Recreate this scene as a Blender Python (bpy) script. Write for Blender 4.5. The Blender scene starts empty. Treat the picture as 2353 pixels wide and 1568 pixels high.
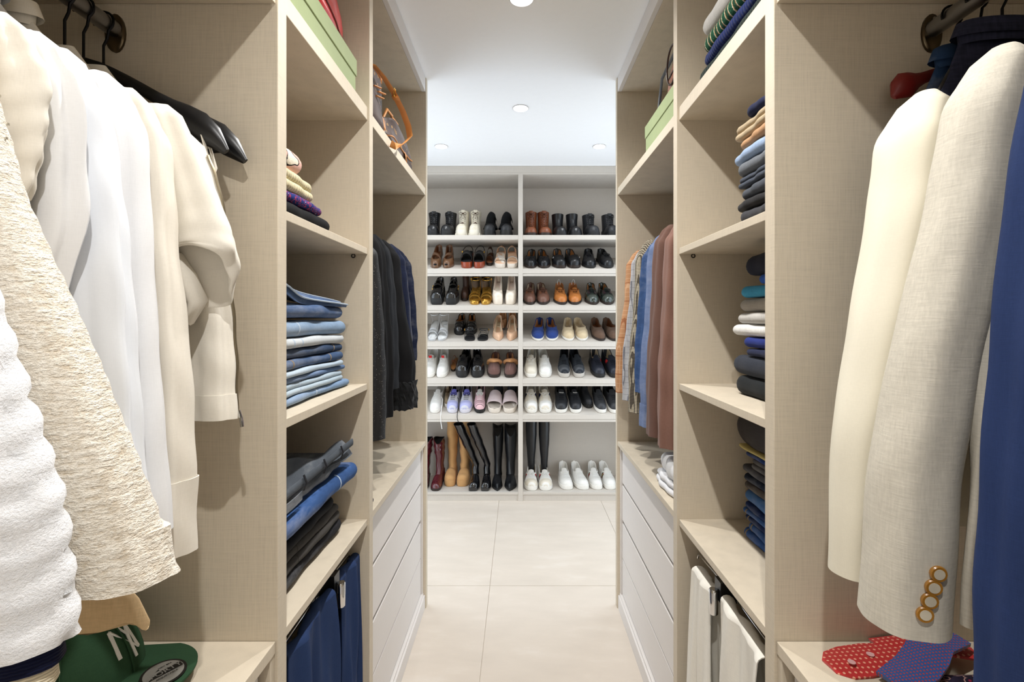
import bpy, math, random
import numpy as np
from mathutils import Vector, Matrix
random.seed(7)
RNG = np.random.RandomState(11)
scene = bpy.context.scene
C = scene.collection
# ------------------------------------------------------------------ camera
F, VX, VY, ZC = 1100.0, 1192.0, 730.0, 1.35        # focal length and vanishing point in pixels, eye height
cam_data = bpy.data.cameras.new('camera')
cam_data.sensor_fit = 'HORIZONTAL'
cam_data.sensor_width = 36.0
cam_data.lens = F / 2353.0 * 36.0
cam_data.shift_x = -(VX - 1176.5) / 2353.0
cam_data.shift_y = -(784.0 - VY) / 2353.0
cam_data.clip_start = 0.02
cam = bpy.data.objects.new('camera', cam_data)
C.objects.link(cam)
cam.location = (0, 0, ZC)
cam.rotation_euler = (math.radians(90), 0, 0)
scene.camera = cam
# ------------------------------------------------------------------ world, exposure
world = bpy.data.worlds.new('world')
scene.world = world
world.use_nodes = True
wb = world.node_tree.nodes['Background']
wb.inputs['Color'].default_value = (0.80, 0.90, 1.0, 1)
wb.inputs['Strength'].default_value = 1.4           # daylight that comes in through the side openings of the shoe room
scene.view_settings.view_transform = 'Standard'
scene.view_settings.look = 'None'
scene.view_settings.exposure = 0.9
scene.view_settings.gamma = 1.0
scene.view_settings.use_curve_mapping = False
LAMP_POWER = [7.0, 7.0, 7.0, 24.0, 31.0, 34.0]
LAMP_COLOR = [(.93, .97, 1.0)]*3 + [(1.0, .985, .96)]*3
LAMPS = [(0.01, 2.545), (-0.504, 3.113), (0.524, 3.113), (0.01, 1.67), (0.01, 0.80), (0.01, -0.07)]
# ------------------------------------------------------------------ helpers
def P(px, py, Y):
    """world point on the sight line through a pixel at depth Y"""
    return Vector(((px - VX) * Y / F, Y, ZC + (VY - py) * Y / F))

def s2l(c):
    return tuple(((v / 255.0) / 12.92 if v / 255.0 <= 0.04045 else ((v / 255.0 + 0.055) / 1.055) ** 2.4) for v in c)

class MB:
    def __init__(self):
        self.v = []; self.f = []
    def add(self, vs, fs):
        o = len(self.v)
        self.v += [tuple(map(float, p)) for p in vs]
        self.f += [tuple(i + o for i in f) for f in fs]
        return self
    def box(self, x0, x1, y0, y1, z0, z1):
        x0, x1 = min(x0, x1), max(x0, x1); y0, y1 = min(y0, y1), max(y0, y1); z0, z1 = min(z0, z1), max(z0, z1)
        vs = [(x0,y0,z0),(x1,y0,z0),(x1,y1,z0),(x0,y1,z0),(x0,y0,z1),(x1,y0,z1),(x1,y1,z1),(x0,y1,z1)]
        return self.add(vs, [(0,3,2,1),(4,5,6,7),(0,1,5,4),(1,2,6,5),(2,3,7,6),(3,0,4,7)])
    def loft(self, rings, closed=True, cap0=True, cap1=True):
        n = len(rings[0]); vs = [p for r in rings for p in r]; fs = []
        m = n if closed else n - 1
        for i in range(len(rings) - 1):
            for j in range(m):
                a = i*n + j; b = i*n + (j+1) % n
                fs.append((a, b, b + n, a + n))
        if closed and cap0: fs.append(tuple(range(n))[::-1])
        if closed and cap1: fs.append(tuple((len(rings)-1)*n + j for j in range(n)))
        return self.add(vs, fs)
    def tube(self, pts, r, n=8, closed=False, flat=1.0, up=None, caps=True):
        """tube along points; r may be a list; flat squashes the section across 'up'"""
        pts = [Vector(p) for p in pts]; k = len(pts); rings = []
        rr = r if hasattr(r, '__len__') else [r]*k
        prev = None
        for i, p in enumerate(pts):
            if closed: t = pts[(i+1) % k] - pts[(i-1) % k]
            else: t = pts[min(i+1, k-1)] - pts[max(i-1, 0)]
            if t.length < 1e-9: t = Vector((0,0,1))
            t.normalize()
            if up is not None: a = Vector(up)
            elif prev is not None: a = prev
            else: a = Vector((0,0,1)) if abs(t.z) < .9 else Vector((1,0,0))
            a = (a - t * a.dot(t))
            if a.length < 1e-6: a = t.orthogonal()
            a.normalize(); prev = a; b = t.cross(a)
            rings.append([p + a*(rr[i]*flat*math.cos(2*math.pi*j/n)) + b*(rr[i]*math.sin(2*math.pi*j/n)) for j in range(n)])
        if closed:
            rings.append(rings[0]); return self.loft(rings, True, False, False)
        return self.loft(rings, True, caps, caps)
    def disc(self, c, r, axis='z', n=24, h=0.004):
        c = Vector(c); ax = {'x':Vector((1,0,0)),'y':Vector((0,1,0)),'z':Vector((0,0,1))}[axis] if isinstance(axis, str) else Vector(axis).normalized()
        return self.tube([c, c + ax*h], r, n)
    def sphere(self, c, r, nu=12, nv=8):
        rx, ry, rz = r if hasattr(r, '__len__') else (r, r, r)
        rings = []
        for i in range(nv+1):
            a = -math.pi/2 + math.pi*i/nv; q = max(math.cos(a), 1e-3)
            rings.append([(c[0]+rx*q*math.cos(2*math.pi*j/nu), c[1]+ry*q*math.sin(2*math.pi*j/nu), c[2]+rz*math.sin(a)) for j in range(nu)])
        return self.loft(rings)

def mesh_of(name, mb, smooth):
    me = bpy.data.meshes.new(name)
    me.from_pydata(mb.v, [], mb.f)
    me.validate(); me.update()
    if smooth:
        me.polygons.foreach_set('use_smooth', [True]*len(me.polygons))
        try: me.set_sharp_from_angle(angle=math.radians(smooth if smooth > 1 else 50))
        except Exception: pass
    return me

def obj(name, mb, m, parent=None, smooth=False, world=True):
    """link a mesh; with a parent and world=True the vertices are given in world space"""
    if parent is not None and world:
        M_, q_ = Matrix.Identity(4), parent
        while q_ is not None: M_ = Matrix.LocRotScale(q_.location, q_.rotation_euler, q_.scale) @ M_; q_ = q_.parent
        inv = M_.inverted()
        q = MB(); q.v = [tuple(inv @ Vector(p)) for p in mb.v]; q.f = mb.f; mb = q
    o = bpy.data.objects.new(name, mesh_of(name, mb, smooth))
    C.objects.link(o)
    if m is not None: o.data.materials.append(m)
    if parent is not None: o.parent = parent
    return o

def tag(o, label=None, cat=None, group=None, kind=None):
    if label: o['label'] = label
    if cat: o['category'] = cat
    if group: o['group'] = group
    if kind: o['kind'] = kind
    return o

def thing(name, label, cat, loc=(0,0,0), rot=(0,0,0), group=None, kind=None):
    o = bpy.data.objects.new(name, None); C.objects.link(o)
    o.empty_display_size = 0.05
    o.location = loc; o.rotation_euler = rot
    return tag(o, label, cat, group, kind)

def single(name, mb, m, label, cat, base, smooth=True, group=None):
    """a thing that is one mesh, its origin at its base"""
    q = MB(); q.v = [(p[0]-base[0], p[1]-base[1], p[2]-base[2]) for p in mb.v]; q.f = mb.f
    o = obj(name, q, m, None, smooth); o.location = base
    return tag(o, label, cat, group)

def bevel(o, w=0.0015, seg=2):
    md = o.modifiers.new('bevel', 'BEVEL'); md.width = w; md.segments = seg; md.limit_method = 'ANGLE'; md.angle_limit = math.radians(50)
    return o

def bbx(name, m, parent, x0, x1, y0, y1, z0, z1, w=0.0015):
    return bevel(obj(name, MB().box(x0,x1,y0,y1,z0,z1), m, parent), w)

def text_mesh(s, size, depth=0.0004):
    """outline of a word as mesh data in the XY plane, centred"""
    cu = bpy.data.curves.new('lettering', 'FONT'); cu.body = s; cu.size = size; cu.extrude = depth
    cu.align_x = 'CENTER'; cu.align_y = 'CENTER'; cu.resolution_u = 3
    o = bpy.data.objects.new('lettering', cu); C.objects.link(o)
    bpy.context.view_layer.update()
    me = bpy.data.meshes.new_from_object(o.evaluated_get(bpy.context.evaluated_depsgraph_get()))
    bpy.data.objects.remove(o)
    mb = MB(); mb.v = [tuple(v.co) for v in me.vertices]; mb.f = [tuple(p.vertices) for p in me.polygons]
    bpy.data.meshes.remove(me)
    return mb

def xform(mb, M):
    q = MB(); q.v = [tuple(M @ Vector(p)) for p in mb.v]; q.f = list(mb.f); return q

# ------------------------------------------------------------------ materials
MATS = {}
class NT:
    def __init__(self, name, rough=0.6, metal=0.0, spec=0.5):
        self.m = bpy.data.materials.new(name); self.m.use_nodes = True
        self.t = self.m.node_tree; self.b = self.t.nodes['Principled BSDF']
        self.b.inputs['Roughness'].default_value = rough
        self.b.inputs['Metallic'].default_value = metal
        self.b.inputs['Specular IOR Level'].default_value = spec
    def n(self, typ, **kw):
        nd = self.t.nodes.new(typ)
        for k, v in kw.items():
            if k.startswith('_'): setattr(nd, k[1:], v)
            else: nd.inputs[k.replace('__', ' ')].default_value = v
        return nd
    def l(self, a, b): self.t.links.new(a, b)
    def coord(self, scale=(1,1,1), rot=(0,0,0)):
        tc = self.n('ShaderNodeTexCoord'); mp = self.n('ShaderNodeMapping')
        mp.inputs['Scale'].default_value = scale; mp.inputs['Rotation'].default_value = rot
        self.l(tc.outputs['Object'], mp.inputs['Vector']); return mp.outputs['Vector']
    def noise(self, vec, scale, detail=3.0, rough=0.6):
        nd = self.n('ShaderNodeTexNoise', Scale=scale, Detail=detail, Roughness=rough)
        self.l(vec, nd.inputs['Vector']); return nd.outputs['Fac']
    def ramp(self, fac, stops):
        r = self.n('ShaderNodeValToRGB'); e = r.color_ramp.elements
        while len(e) < len(stops): e.new(0.5)
        for i, (p, c) in enumerate(stops): e[i].position = p; e[i].color = (*c, 1)
        self.l(fac, r.inputs['Fac']); return r.outputs['Color']
    def mix(self, a, b, fac, mode='MIX'):
        nd = self.n('ShaderNodeMix', _data_type='RGBA', _blend_type=mode)
        if hasattr(fac, 'is_linked') or hasattr(fac, 'links'): self.l(fac, nd.inputs['Factor'])
        else: nd.inputs['Factor'].default_value = fac
        for s, v in ((6, a), (7, b)):
            if isinstance(v, tuple): nd.inputs[s].default_value = (*v[:3], 1)
            else: self.l(v, nd.inputs[s])
        return nd.outputs[2]
    def math(self, op, a, b=0.5):
        nd = self.n('ShaderNodeMath', _operation=op)
        for i, v in enumerate((a, b)):
            if isinstance(v, (int, float)): nd.inputs[i].default_value = v
            else: self.l(v, nd.inputs[i])
        return nd.outputs[0]
    def color(self, c):
        if isinstance(c, tuple): self.b.inputs['Base Color'].default_value = (*c[:3], 1)
        else: self.l(c, self.b.inputs['Base Color'])
    def bump(self, h, strength=0.3, dist=0.001):
        nd = self.n('ShaderNodeBump', Strength=strength, Distance=dist)
        self.l(h, nd.inputs['Height']); self.l(nd.outputs['Normal'], self.b.inputs['Normal'])

def mul(c, k): return tuple(min(1.0, v*k) for v in c)

def linen(name, rgb, contrast=0.10, rough=0.55):
    """woven-look melamine board: fine vertical and horizontal threads"""
    t = NT(name, rough, spec=0.35); c = s2l(rgb)
    v1 = t.noise(t.coord((900, 900, 22)), 1.0, 2)
    v2 = t.noise(t.coord((24, 24, 900)), 1.0, 2)
    v3 = t.noise(t.coord((3, 3, 3)), 1.0, 2)
    s = t.math('ADD', t.math('MULTIPLY', v1, .55), t.math('MULTIPLY', v2, .45))
    col = t.ramp(s, [(0.28, mul(c, 1-contrast*2.0)), (0.5, c), (0.72, mul(c, 1+contrast))])
    t.color(t.mix(col, mul(c, .93), t.math('MULTIPLY', v3, .35)))
    t.bump(s, .12, .0006)
    return t.m

def plain(name, rgb, rough=0.5, metal=0.0, spec=0.5, var=0.06, scale=30, bump=0.0, coat=0.0, sheen=0.0):
    if name in MATS: return MATS[name]
    t = NT(name, rough, metal, spec); c = s2l(rgb)
    nz = t.noise(t.coord(), scale, 3)
    t.color(t.ramp(nz, [(.3, mul(c, 1-var)), (.7, mul(c, 1+var))]))
    if bump: t.bump(nz, bump, .002)
    if coat:
        t.b.inputs['Coat Weight'].default_value = coat; t.b.inputs['Coat Roughness'].default_value = .08
    if sheen: t.b.inputs['Sheen Weight'].default_value = sheen
    MATS[name] = t.m; return t.m

def cloth(name, rgb, rough=0.85, weave=700, var=0.10, bump=0.25, slub=0.0, sheen=0.0):
    if name in MATS: return MATS[name]
    t = NT(name, rough, spec=0.2); c = s2l(rgb)
    a = t.noise(t.coord((weave, weave, weave*.12)), 1, 2); b = t.noise(t.coord((weave*.12, weave*.12, weave)), 1, 2)
    big = t.noise(t.coord(), 9, 3)
    s = t.math('ADD', t.math('MULTIPLY', a, .5), t.math('MULTIPLY', b, .5))
    col = t.ramp(s, [(.3, mul(c, 1-var*1.4)), (.7, mul(c, 1+var))])
    t.color(t.mix(col, mul(c, 1-var), t.math('MULTIPLY', big, .5)))
    t.bump(s, bump, .0012)
    t.b.inputs['Sheen Weight'].default_value = sheen
    MATS[name] = t.m; return t.m

def denim(name, rgb, fade=0.5, dark=0.6):
    if name in MATS: return MATS[name]
    t = NT(name, .9, spec=.15); c = s2l(rgb)
    tw = t.noise(t.coord((500, 500, 90), (0, .6, .5)), 1, 2); big = t.noise(t.coord((10, 6, 18)), 1, 4, .65)
    lo, hi = mul(c, dark), tuple(v + (1-v)*.32*fade for v in c)
    col = t.ramp(big, [(.3, lo), (.5, c), (.72, hi)])
    t.color(t.mix(col, mul(c, .55), t.math('MULTIPLY', tw, .55)))
    t.bump(t.math('ADD', tw, big), .25, .0012)
    MATS[name] = t.m; return t.m

def knit(name, rgb, rib=260, rgb2=None, depth=.5, axis='y'):
    if name in MATS: return MATS[name]
    t = NT(name, .95, spec=.1); c = s2l(rgb); c2 = s2l(rgb2) if rgb2 else mul(c, .72)
    w = t.n('ShaderNodeTexWave', Scale=rib/6.28, Distortion=1.5, Detail=1.0, _bands_direction=axis.upper()); w.inputs['Detail Scale'].default_value = 2
    t.l(t.coord(), w.inputs['Vector'])
    nz = t.noise(t.coord(), 160, 3)
    f = t.math('ADD', t.math('MULTIPLY', w.outputs['Fac'], .6), t.math('MULTIPLY', nz, .4))
    t.color(t.ramp(f, [(.2, c2), (.7, c)]))
    t.bump(f, depth, .002); t.b.inputs['Sheen Weight'].default_value = .05
    MATS[name] = t.m; return t.m

def leather(name, rgb, rough=.38, coat=0.0, var=.14, grain=260, bump=.12):
    if name in MATS: return MATS[name]
    t = NT(name, rough, spec=.5); c = s2l(rgb)
    g = t.noise(t.coord(), grain, 3); b = t.noise(t.coord(), 18, 3)
    t.color(t.ramp(b, [(.3, mul(c, 1-var*1.3)), (.7, mul(c, 1+var))]))
    t.bump(t.math('ADD', g, b), bump, .0012)
    if coat:
        t.b.inputs['Coat Weight'].default_value = coat; t.b.inputs['Coat Roughness'].default_value = .06
    MATS[name] = t.m; return t.m

def suede(name, rgb):
    return cloth(name, rgb, rough=.98, weave=1200, var=.14, bump=.15, sheen=.08)

def metal(name, rgb, rough=.12):
    if name in MATS: return MATS[name]
    t = NT(name, rough, 1.0); t.color(s2l(rgb)); MATS[name] = t.m; return t.m
# ================================================================== the room
M_LINEN = linen('linen_board', (208, 196, 176))
M_UNIT = linen('pale_linen_board', (203, 196, 187), contrast=.05)
M_FRONT = linen('smooth_front_board', (224, 219, 215), contrast=.025, rough=.45)
M_WALL = plain('white_wall_paint', (238, 238, 238), .9, var=.01)
M_CEIL = plain('white_ceiling_paint', (250, 251, 253), .9, var=.01)
M_GROUT = plain('pale_grout', (205, 195, 180), .9)
M_CHROME = metal('chrome', (215, 215, 215), .08)
M_STEEL = metal('brushed_steel', (150, 150, 152), .3)
M_BLACKP = plain('black_plastic', (16, 16, 17), .35)
def tile_mat():
    t = NT('cream_porcelain', .42, spec=.4); c = s2l((214, 203, 190))
    a = t.noise(t.coord((1.2, 3.5, 1), (0, 0, .3)), 3.0, 5, .6); b = t.noise(t.coord(), 40, 3)
    col = t.ramp(a, [(.3, mul(c, .93)), (.55, c), (.75, s2l((222, 213, 202)))])
    t.color(t.mix(col, mul(c, .96), t.math('MULTIPLY', b, .3))); return t.m
M_TILE = tile_mat()
XL, XR = -0.430, 0.456            # front planes of the cabinets on either side
BL, BR = -1.030, 1.056            # their backs
YB0 = -0.60                       # where the passage is closed off behind the camera
ZCEIL = 2.465
PAN = [(0.855, 0.887), (1.380, 1.412), (2.222, 2.254)]
YU, YUB = 3.52, 3.90              # shoe unit front and back

fl = obj('floor', MB().box(-1.12, 1.15, YB0, 4.0, -0.05, -0.004), M_GROUT); tag(fl, kind='structure')
gx = [-0.895 - .757, -0.895, -0.145, 0.605, 1.36]; gy = [3.166 + .757*k for k in range(-5, 2)]
for i in range(len(gx)-1):
    for j in range(len(gy)-1):
        x0, x1 = max(gx[i] + .001, -1.12), min(gx[i+1] - .001, 1.15); y0, y1 = max(gy[j] + .001, YB0), min(gy[j+1] - .001, 4.0)
        if x1 - x0 > .02 and y1 - y0 > .02:
            bbx('tile', M_TILE, fl, x0, x1, y0, y1, -0.004, 0.0, .0008)
tag(obj('ceiling', MB().box(-1.12, 1.15, YB0, 4.0, ZCEIL, ZCEIL + .06), M_CEIL), kind='structure')
def side_wall(name, x0, x1, ya, yb, za, zb):
    m = MB().box(x0, x1, YB0, ya, 0, ZCEIL).box(x0, x1, yb, 4.0, 0, ZCEIL).box(x0, x1, ya, yb, zb, ZCEIL)
    if za > 0: m.box(x0, x1, ya, yb, 0, za)
    return tag(obj(name, m, M_WALL), kind='structure')
side_wall('wall_left', -1.12, BL - .012, 2.30, 3.46, .05, 2.25)        # the shoe room is open to daylight on both sides
side_wall('wall_right', BR + .012, 1.15, 2.30, 3.46, .05, 2.25)
tag(obj('wall_front_added', MB().box(-1.12, 1.15, YB0 - .06, YB0 - .001, 0, ZCEIL), M_WALL), kind='structure')  # unseen wall, added to keep outside daylight off the near wardrobes
dr = tag(obj('door_added', MB().box(-.38, .40, YB0 - .0009, YB0 + .03, .003, 2.05), M_WALL), kind='structure')  # unseen closed door, added with that wall to shut out daylight
obj('door_handle', MB().tube([(.32, YB0 + .03, 1.02), (.32, YB0 + .07, 1.02), (.22, YB0 + .07, 1.02)], .009, 10), M_CHROME, dr, 50)
tag(obj('wall_back', MB().box(-1.12, 1.15, YUB + .012, 4.05, 0, ZCEIL), M_WALL), kind='structure')

def downlight(x, y, label, k):
    t = thing('recessed_downlight', label, 'ceiling light', (x, y, ZCEIL), group='recessed ceiling downlights')
    R = []
    for r, z in ((.043, 0), (.044, -.003), (.041, -.0045), (.036, -.003), (.034, 0.0)):
        R.append([(x + r*math.cos(a*math.pi/16), y + r*math.sin(a*math.pi/16), ZCEIL + z) for a in range(32)])
    obj('trim_ring', MB().loft(R, True, False, False), plain('white_metal', (206, 206, 206), .4), t, 40)
    em = NT('lamp_lens'); em.color((1, 1, 1)); em.b.inputs['Emission Color'].default_value = (1, .98, .95, 1); em.b.inputs['Emission Strength'].default_value = 40
    obj('lens', MB().disc((x, y, ZCEIL - .003), .026, 'z', 24, .002), em.m, t, 40)
    ld = bpy.data.lights.new('downlight_beam', 'SPOT'); ld.energy = LAMP_POWER[k]; ld.color = LAMP_COLOR[k]
    ld.spot_size = math.radians(152); ld.spot_blend = 1.0; ld.shadow_soft_size = .018
    lo = bpy.data.objects.new('downlight_beam', ld); C.objects.link(lo); lo.parent = t; lo.location = (0, 0, -.012)
    return t
for i, (lx, ly) in enumerate(LAMPS):
    downlight(lx, ly, ['recessed downlight over the open floor before the shoe shelves', 'recessed downlight by the ceiling above the left shoe bay',
        'recessed downlight by the ceiling above the right shoe bay', 'recessed downlight in the ceiling between the drawer cabinets',
        'recessed downlight in the ceiling between the open shelf cabinets', 'recessed downlight in the ceiling between the hanging wardrobes'][i], i)

# ------------------------------------------------------------------ cabinets along the two sides
Z1B, Z1T = 1.918, 1.956           # thick shelf line
CT = 0.776                        # counter top
def side(s):
    nm = 'left' if s < 0 else 'right'
    front, back = (XL, BL) if s < 0 else (XR, BR)
    ins = lambda d: front + s*d   # a plane set back by d
    def bx(name, par, a, b, y0, y1, z0, z1, m=M_LINEN, w=.0012): return bbx(name, m, par, a, b, y0, y1, z0, z1, w)
    drink = 'blue trousers' if s < 0 else 'white trousers'
    # A: hanging wardrobe beside the camera
    A = thing('hanging_wardrobe', 'beige linen-look wardrobe bay with rail for %s' % ('white and cream clothes' if s < 0 else 'blazers and a navy suit'), 'wardrobe', ((front+back)/2, .13, 0))
    y0, y1 = YB0, PAN[0][0]-.0008
    bx('side_panel', A, front, back, y0, y0+.032, 0, ZCEIL-.001)
    bx('back_panel', A, back, back+s*.01, y0+.032, y1, .065, ZCEIL-.001)
    bx('shelf', A, ins(.004), back, y0+.032, y1, Z1B-.008, Z1T-.008)
    bx('top_panel', A, ins(.004), back, y0+.032, y1, 2.398, 2.43)
    bx('fascia', A, ins(.003), ins(.021), y0+.032, y1, 2.43, ZCEIL-.001, M_FRONT)
    bx('base_top', A, ins(.004), back, y0+.032, y1, CT-.026, CT-.004)
    bx('plinth', A, ins(.005), ins(.025), y0+.032, y1, 0, .07, M_FRONT)
    bx('carcass_back', A, ins(.3), ins(.31), y0+.032, y1, .07, CT-.026)
    for k in range(2):
        for z0, z1 in ((.08, .236), (.242, .400), (.418, .574), (.588, .735)):
            a0 = y0+.04 + k*((y1-y0-.04)/2); a1 = a0 + (y1-y0-.04)/2 - .006 - (.018 if k == 1 else 0)
            bx('drawer_front', A, ins(.022), ins(.040), a0, a1, z0, z1, M_FRONT)
    bx('stile', A, ins(.006), ins(.030), y1-.014, y1, .07, CT-.026)
    rx = -.718 if s < 0 else .735
    rail = obj('hanging_rail', MB().tube([(rx, y0+.032, 1.862), (rx, y1, 1.862)], .0145, 16, flat=1.0), M_STEEL, A, 50)
    br = MB()
    br.loft([[(rx + .018*math.cos(a*math.pi/10)*k, y1 - d, 1.856 + .034*math.sin(a*math.pi/10)*k) for a in range(20)] for d, k in ((0, 1), (.004, 1), (.006, .88))])
    b = obj('rail_bracket', br, metal('bronze_bracket', (96, 84, 66), .3), A, 40)
    obj('screw', MB().disc((rx, y1-.009, 1.878), .004, 'y', 12, .003), M_CHROME, b, 40)
    # B: open shelves
    B = thing('shelf_cabinet', 'open beige shelf cabinet holding folded clothes above %s' % drink, 'cabinet', ((front+back)/2, 1.13, 0))
    bx('side_panel', B, front, back, PAN[0][0], PAN[0][1], 0, ZCEIL-.001)
    bx('side_panel', B, front, back, PAN[1][0], PAN[1][1], 0, ZCEIL-.001)
    y0, y1 = PAN[0][1], PAN[1][0]
    bx('back_panel', B, back, back+s*.01, y0, y1, .065, ZCEIL-.001)
    bx('top_panel', B, ins(.004), back, y0, y1, 2.398, 2.43)
    bx('fascia', B, ins(.003), ins(.021), y0, y1, 2.43, ZCEIL-.001, M_FRONT)
    sh = []
    for z0, z1 in ((Z1B, Z1T), (1.532, 1.550), (1.142, 1.160), (.751, .769)):
        sh.append(bx('shelf', B, ins(.006), back, y0, y1, z0, z1))
    pin = MB(); cx, cy, cz = ins(.045), y1-.006, 1.527
    pin.tube([(cx + .005*math.cos(a*math.pi/8), cy, cz + .005*math.sin(a*math.pi/8)) for a in range(16)], .0016, 6, closed=True)
    obj('shelf_pin', pin, M_BLACKP, sh[1], 40)
    bx('plinth', B, ins(.005), ins(.025), y0, y1, 0, .065, M_FRONT)
    bx('deck', B, ins(.006), back, y0, y1, .065, .085)
    # C: hanging bay above drawers
    Cc = thing('drawer_cabinet', 'beige cabinet of four flat drawers below %s' % ('a rail of dark jackets' if s < 0 else 'a rail of checked and blue jackets'), 'cabinet', ((front+back)/2, 1.82, 0))
    y0, y1 = PAN[1][1]+.0008, PAN[2][0]
    bx('side_panel', Cc, front, back, PAN[2][0], PAN[2][1], 0, ZCEIL-.001)
    bx('back_panel', Cc, back, back+s*.01, y0, y1, .065, ZCEIL-.001)
    bx('shelf', Cc, ins(.004), back, y0, y1, Z1B, Z1B+.033, M_LINEN)
    bx('top_panel', Cc, ins(.0215), back, y0, y1, 2.398, 2.43)
    bx('fascia', Cc, ins(.003), ins(.021), y0, y1, 2.398, ZCEIL-.001, M_FRONT)
    bx('counter_top', Cc, ins(.003), back, y0, y1, CT-.020, CT)
    bx('plinth', Cc, ins(.005), ins(.025), y0, y1, 0, .062, M_FRONT)
    bx('plinth_ledge', Cc, ins(.012), ins(.030), y0, y1, .062, .072, M_FRONT)
    bx('stile', Cc, ins(.014), ins(.040), y1-.012, y1, .072, CT-.02, M_FRONT)
    bx('carcass_back', Cc, ins(.3), ins(.31), y0, y1, .072, CT-.02)
    for z0, z1 in ((.076, .2365), (.242, .402), (.417, .576), (.588, .750)):
        d = bx('drawer_front', Cc, ins(.022), ins(.041), y0+.002, y1-.016, z0, z1, M_FRONT)
        bx('drawer_box', Cc, ins(.042), ins(.29), y0+.012, y1-.026, z0+.004, z1-.030)
    rx2 = -.73 if s < 0 else .756
    obj('hanging_rail', MB().tube([(rx2, y0, 1.84), (rx2, y1, 1.84)], .0145, 16), M_STEEL, Cc, 50)
for s in (-1, 1): side(s)

# ------------------------------------------------------------------ shoe unit across the back
U = thing('shoe_shelf_unit', 'tall beige two-bay shelf unit filled with rows of shoes', 'shelf unit', (.013, 3.72, 0))
UX0, UX1 = BL - .010, BR + .010
RISE = 0.13
SHELVES = [1.706, 1.436, 1.168, .896, .633]        # front top edges of the sloping shelves, from the top down
FLATZ = 1.957; DECKZ = .064
def ub(name, x0, x1, y0, y1, z0, z1, m=M_UNIT): return bbx(name, m, U, x0, x1, y0, y1, z0, z1, .0012)
ub('side_panel', UX0, UX0+.03, YU, YUB, 0, ZCEIL-.001); ub('side_panel', UX1-.03, UX1, YU, YUB, 0, ZCEIL-.001)
ub('divider', -.004, .030, YU-.002, YUB, 0, 2.41)
ub('back_panel', UX0, UX1, YUB, YUB+.01, 0, ZCEIL-.001)
ub('fascia', UX0+.03, UX1-.03, YU-.003, YU+.018, 2.416, ZCEIL-.001)
ub('top_panel', UX0+.03, UX1-.03, YU-.001, YUB, 2.402, 2.416)
ub('plinth', UX0+.03, UX1-.03, YU+.006, YU+.024, 0, .046)
for x0, x1 in ((UX0+.03, -.004), (.030, UX1-.03)):
    ub('shelf', x0, x1, YU, YUB, 1.923, FLATZ)
    ub('deck', x0, x1, YU, YUB, .046, DECKZ)
    for z in SHELVES:
        sl = RISE / (YUB - YU); g = .018
        mb = MB().add([(x0,YU,z-g),(x1,YU,z-g),(x1,YUB,z-g+RISE),(x0,YUB,z-g+RISE),(x0,YU,z),(x1,YU,z),(x1,YUB,z+RISE),(x0,YUB,z+RISE)],
            [(0,3,2,1),(4,5,6,7),(0,1,5,4),(1,2,6,5),(2,3,7,6),(3,0,4,7)])
        shf = bevel(obj('sloping_shelf', mb, M_UNIT, U), .001)
        bbx('front_rail', M_UNIT, U, x0, x1, YU-.0015, YU+.016, z-.033, z+.001, .001)
        bbx('lower_rail', M_UNIT, U, x0, x1, YU+.0005, YU+.016, z-.051, z-.0345, .001)
# ================================================================== shoes
def smooth(a, b, x):
    t = min(1.0, max(0.0, (x-a)/(b-a))); return t*t*(3-2*t)
SS = [0, .012, .03, .06, .1, .15, .2, .26, .32, .37, .41, .45, .49, .54, .6, .66, .72, .78, .84, .89, .93, .96, .98, .992, 1.0]
TOES = {
 'round':   [(0,.14),(.012,.46),(.03,.6),(.06,.73),(.1,.83),(.15,.91),(.22,.98),(.32,1),(.5,.90),(.68,.82),(.85,.80),(.93,.68),(.98,.44),(1,.24)],
 'almond':  [(0,.12),(.012,.34),(.03,.46),(.06,.59),(.1,.71),(.15,.82),(.22,.94),(.32,1),(.5,.88),(.68,.79),(.85,.77),(.93,.66),(.98,.44),(1,.24)],
 'pointed': [(0,.05),(.012,.1),(.03,.2),(.06,.33),(.1,.47),(.15,.61),(.22,.8),(.32,.98),(.36,1),(.5,.8),(.68,.66),(.85,.66),(.93,.58),(.98,.42),(1,.24)],
 'square':  [(0,.45),(.012,.72),(.03,.78),(.06,.83),(.1,.87),(.15,.91),(.22,.97),(.32,1),(.5,.84),(.68,.7),(.85,.7),(.93,.62),(.98,.44),(1,.24)],
}
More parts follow.
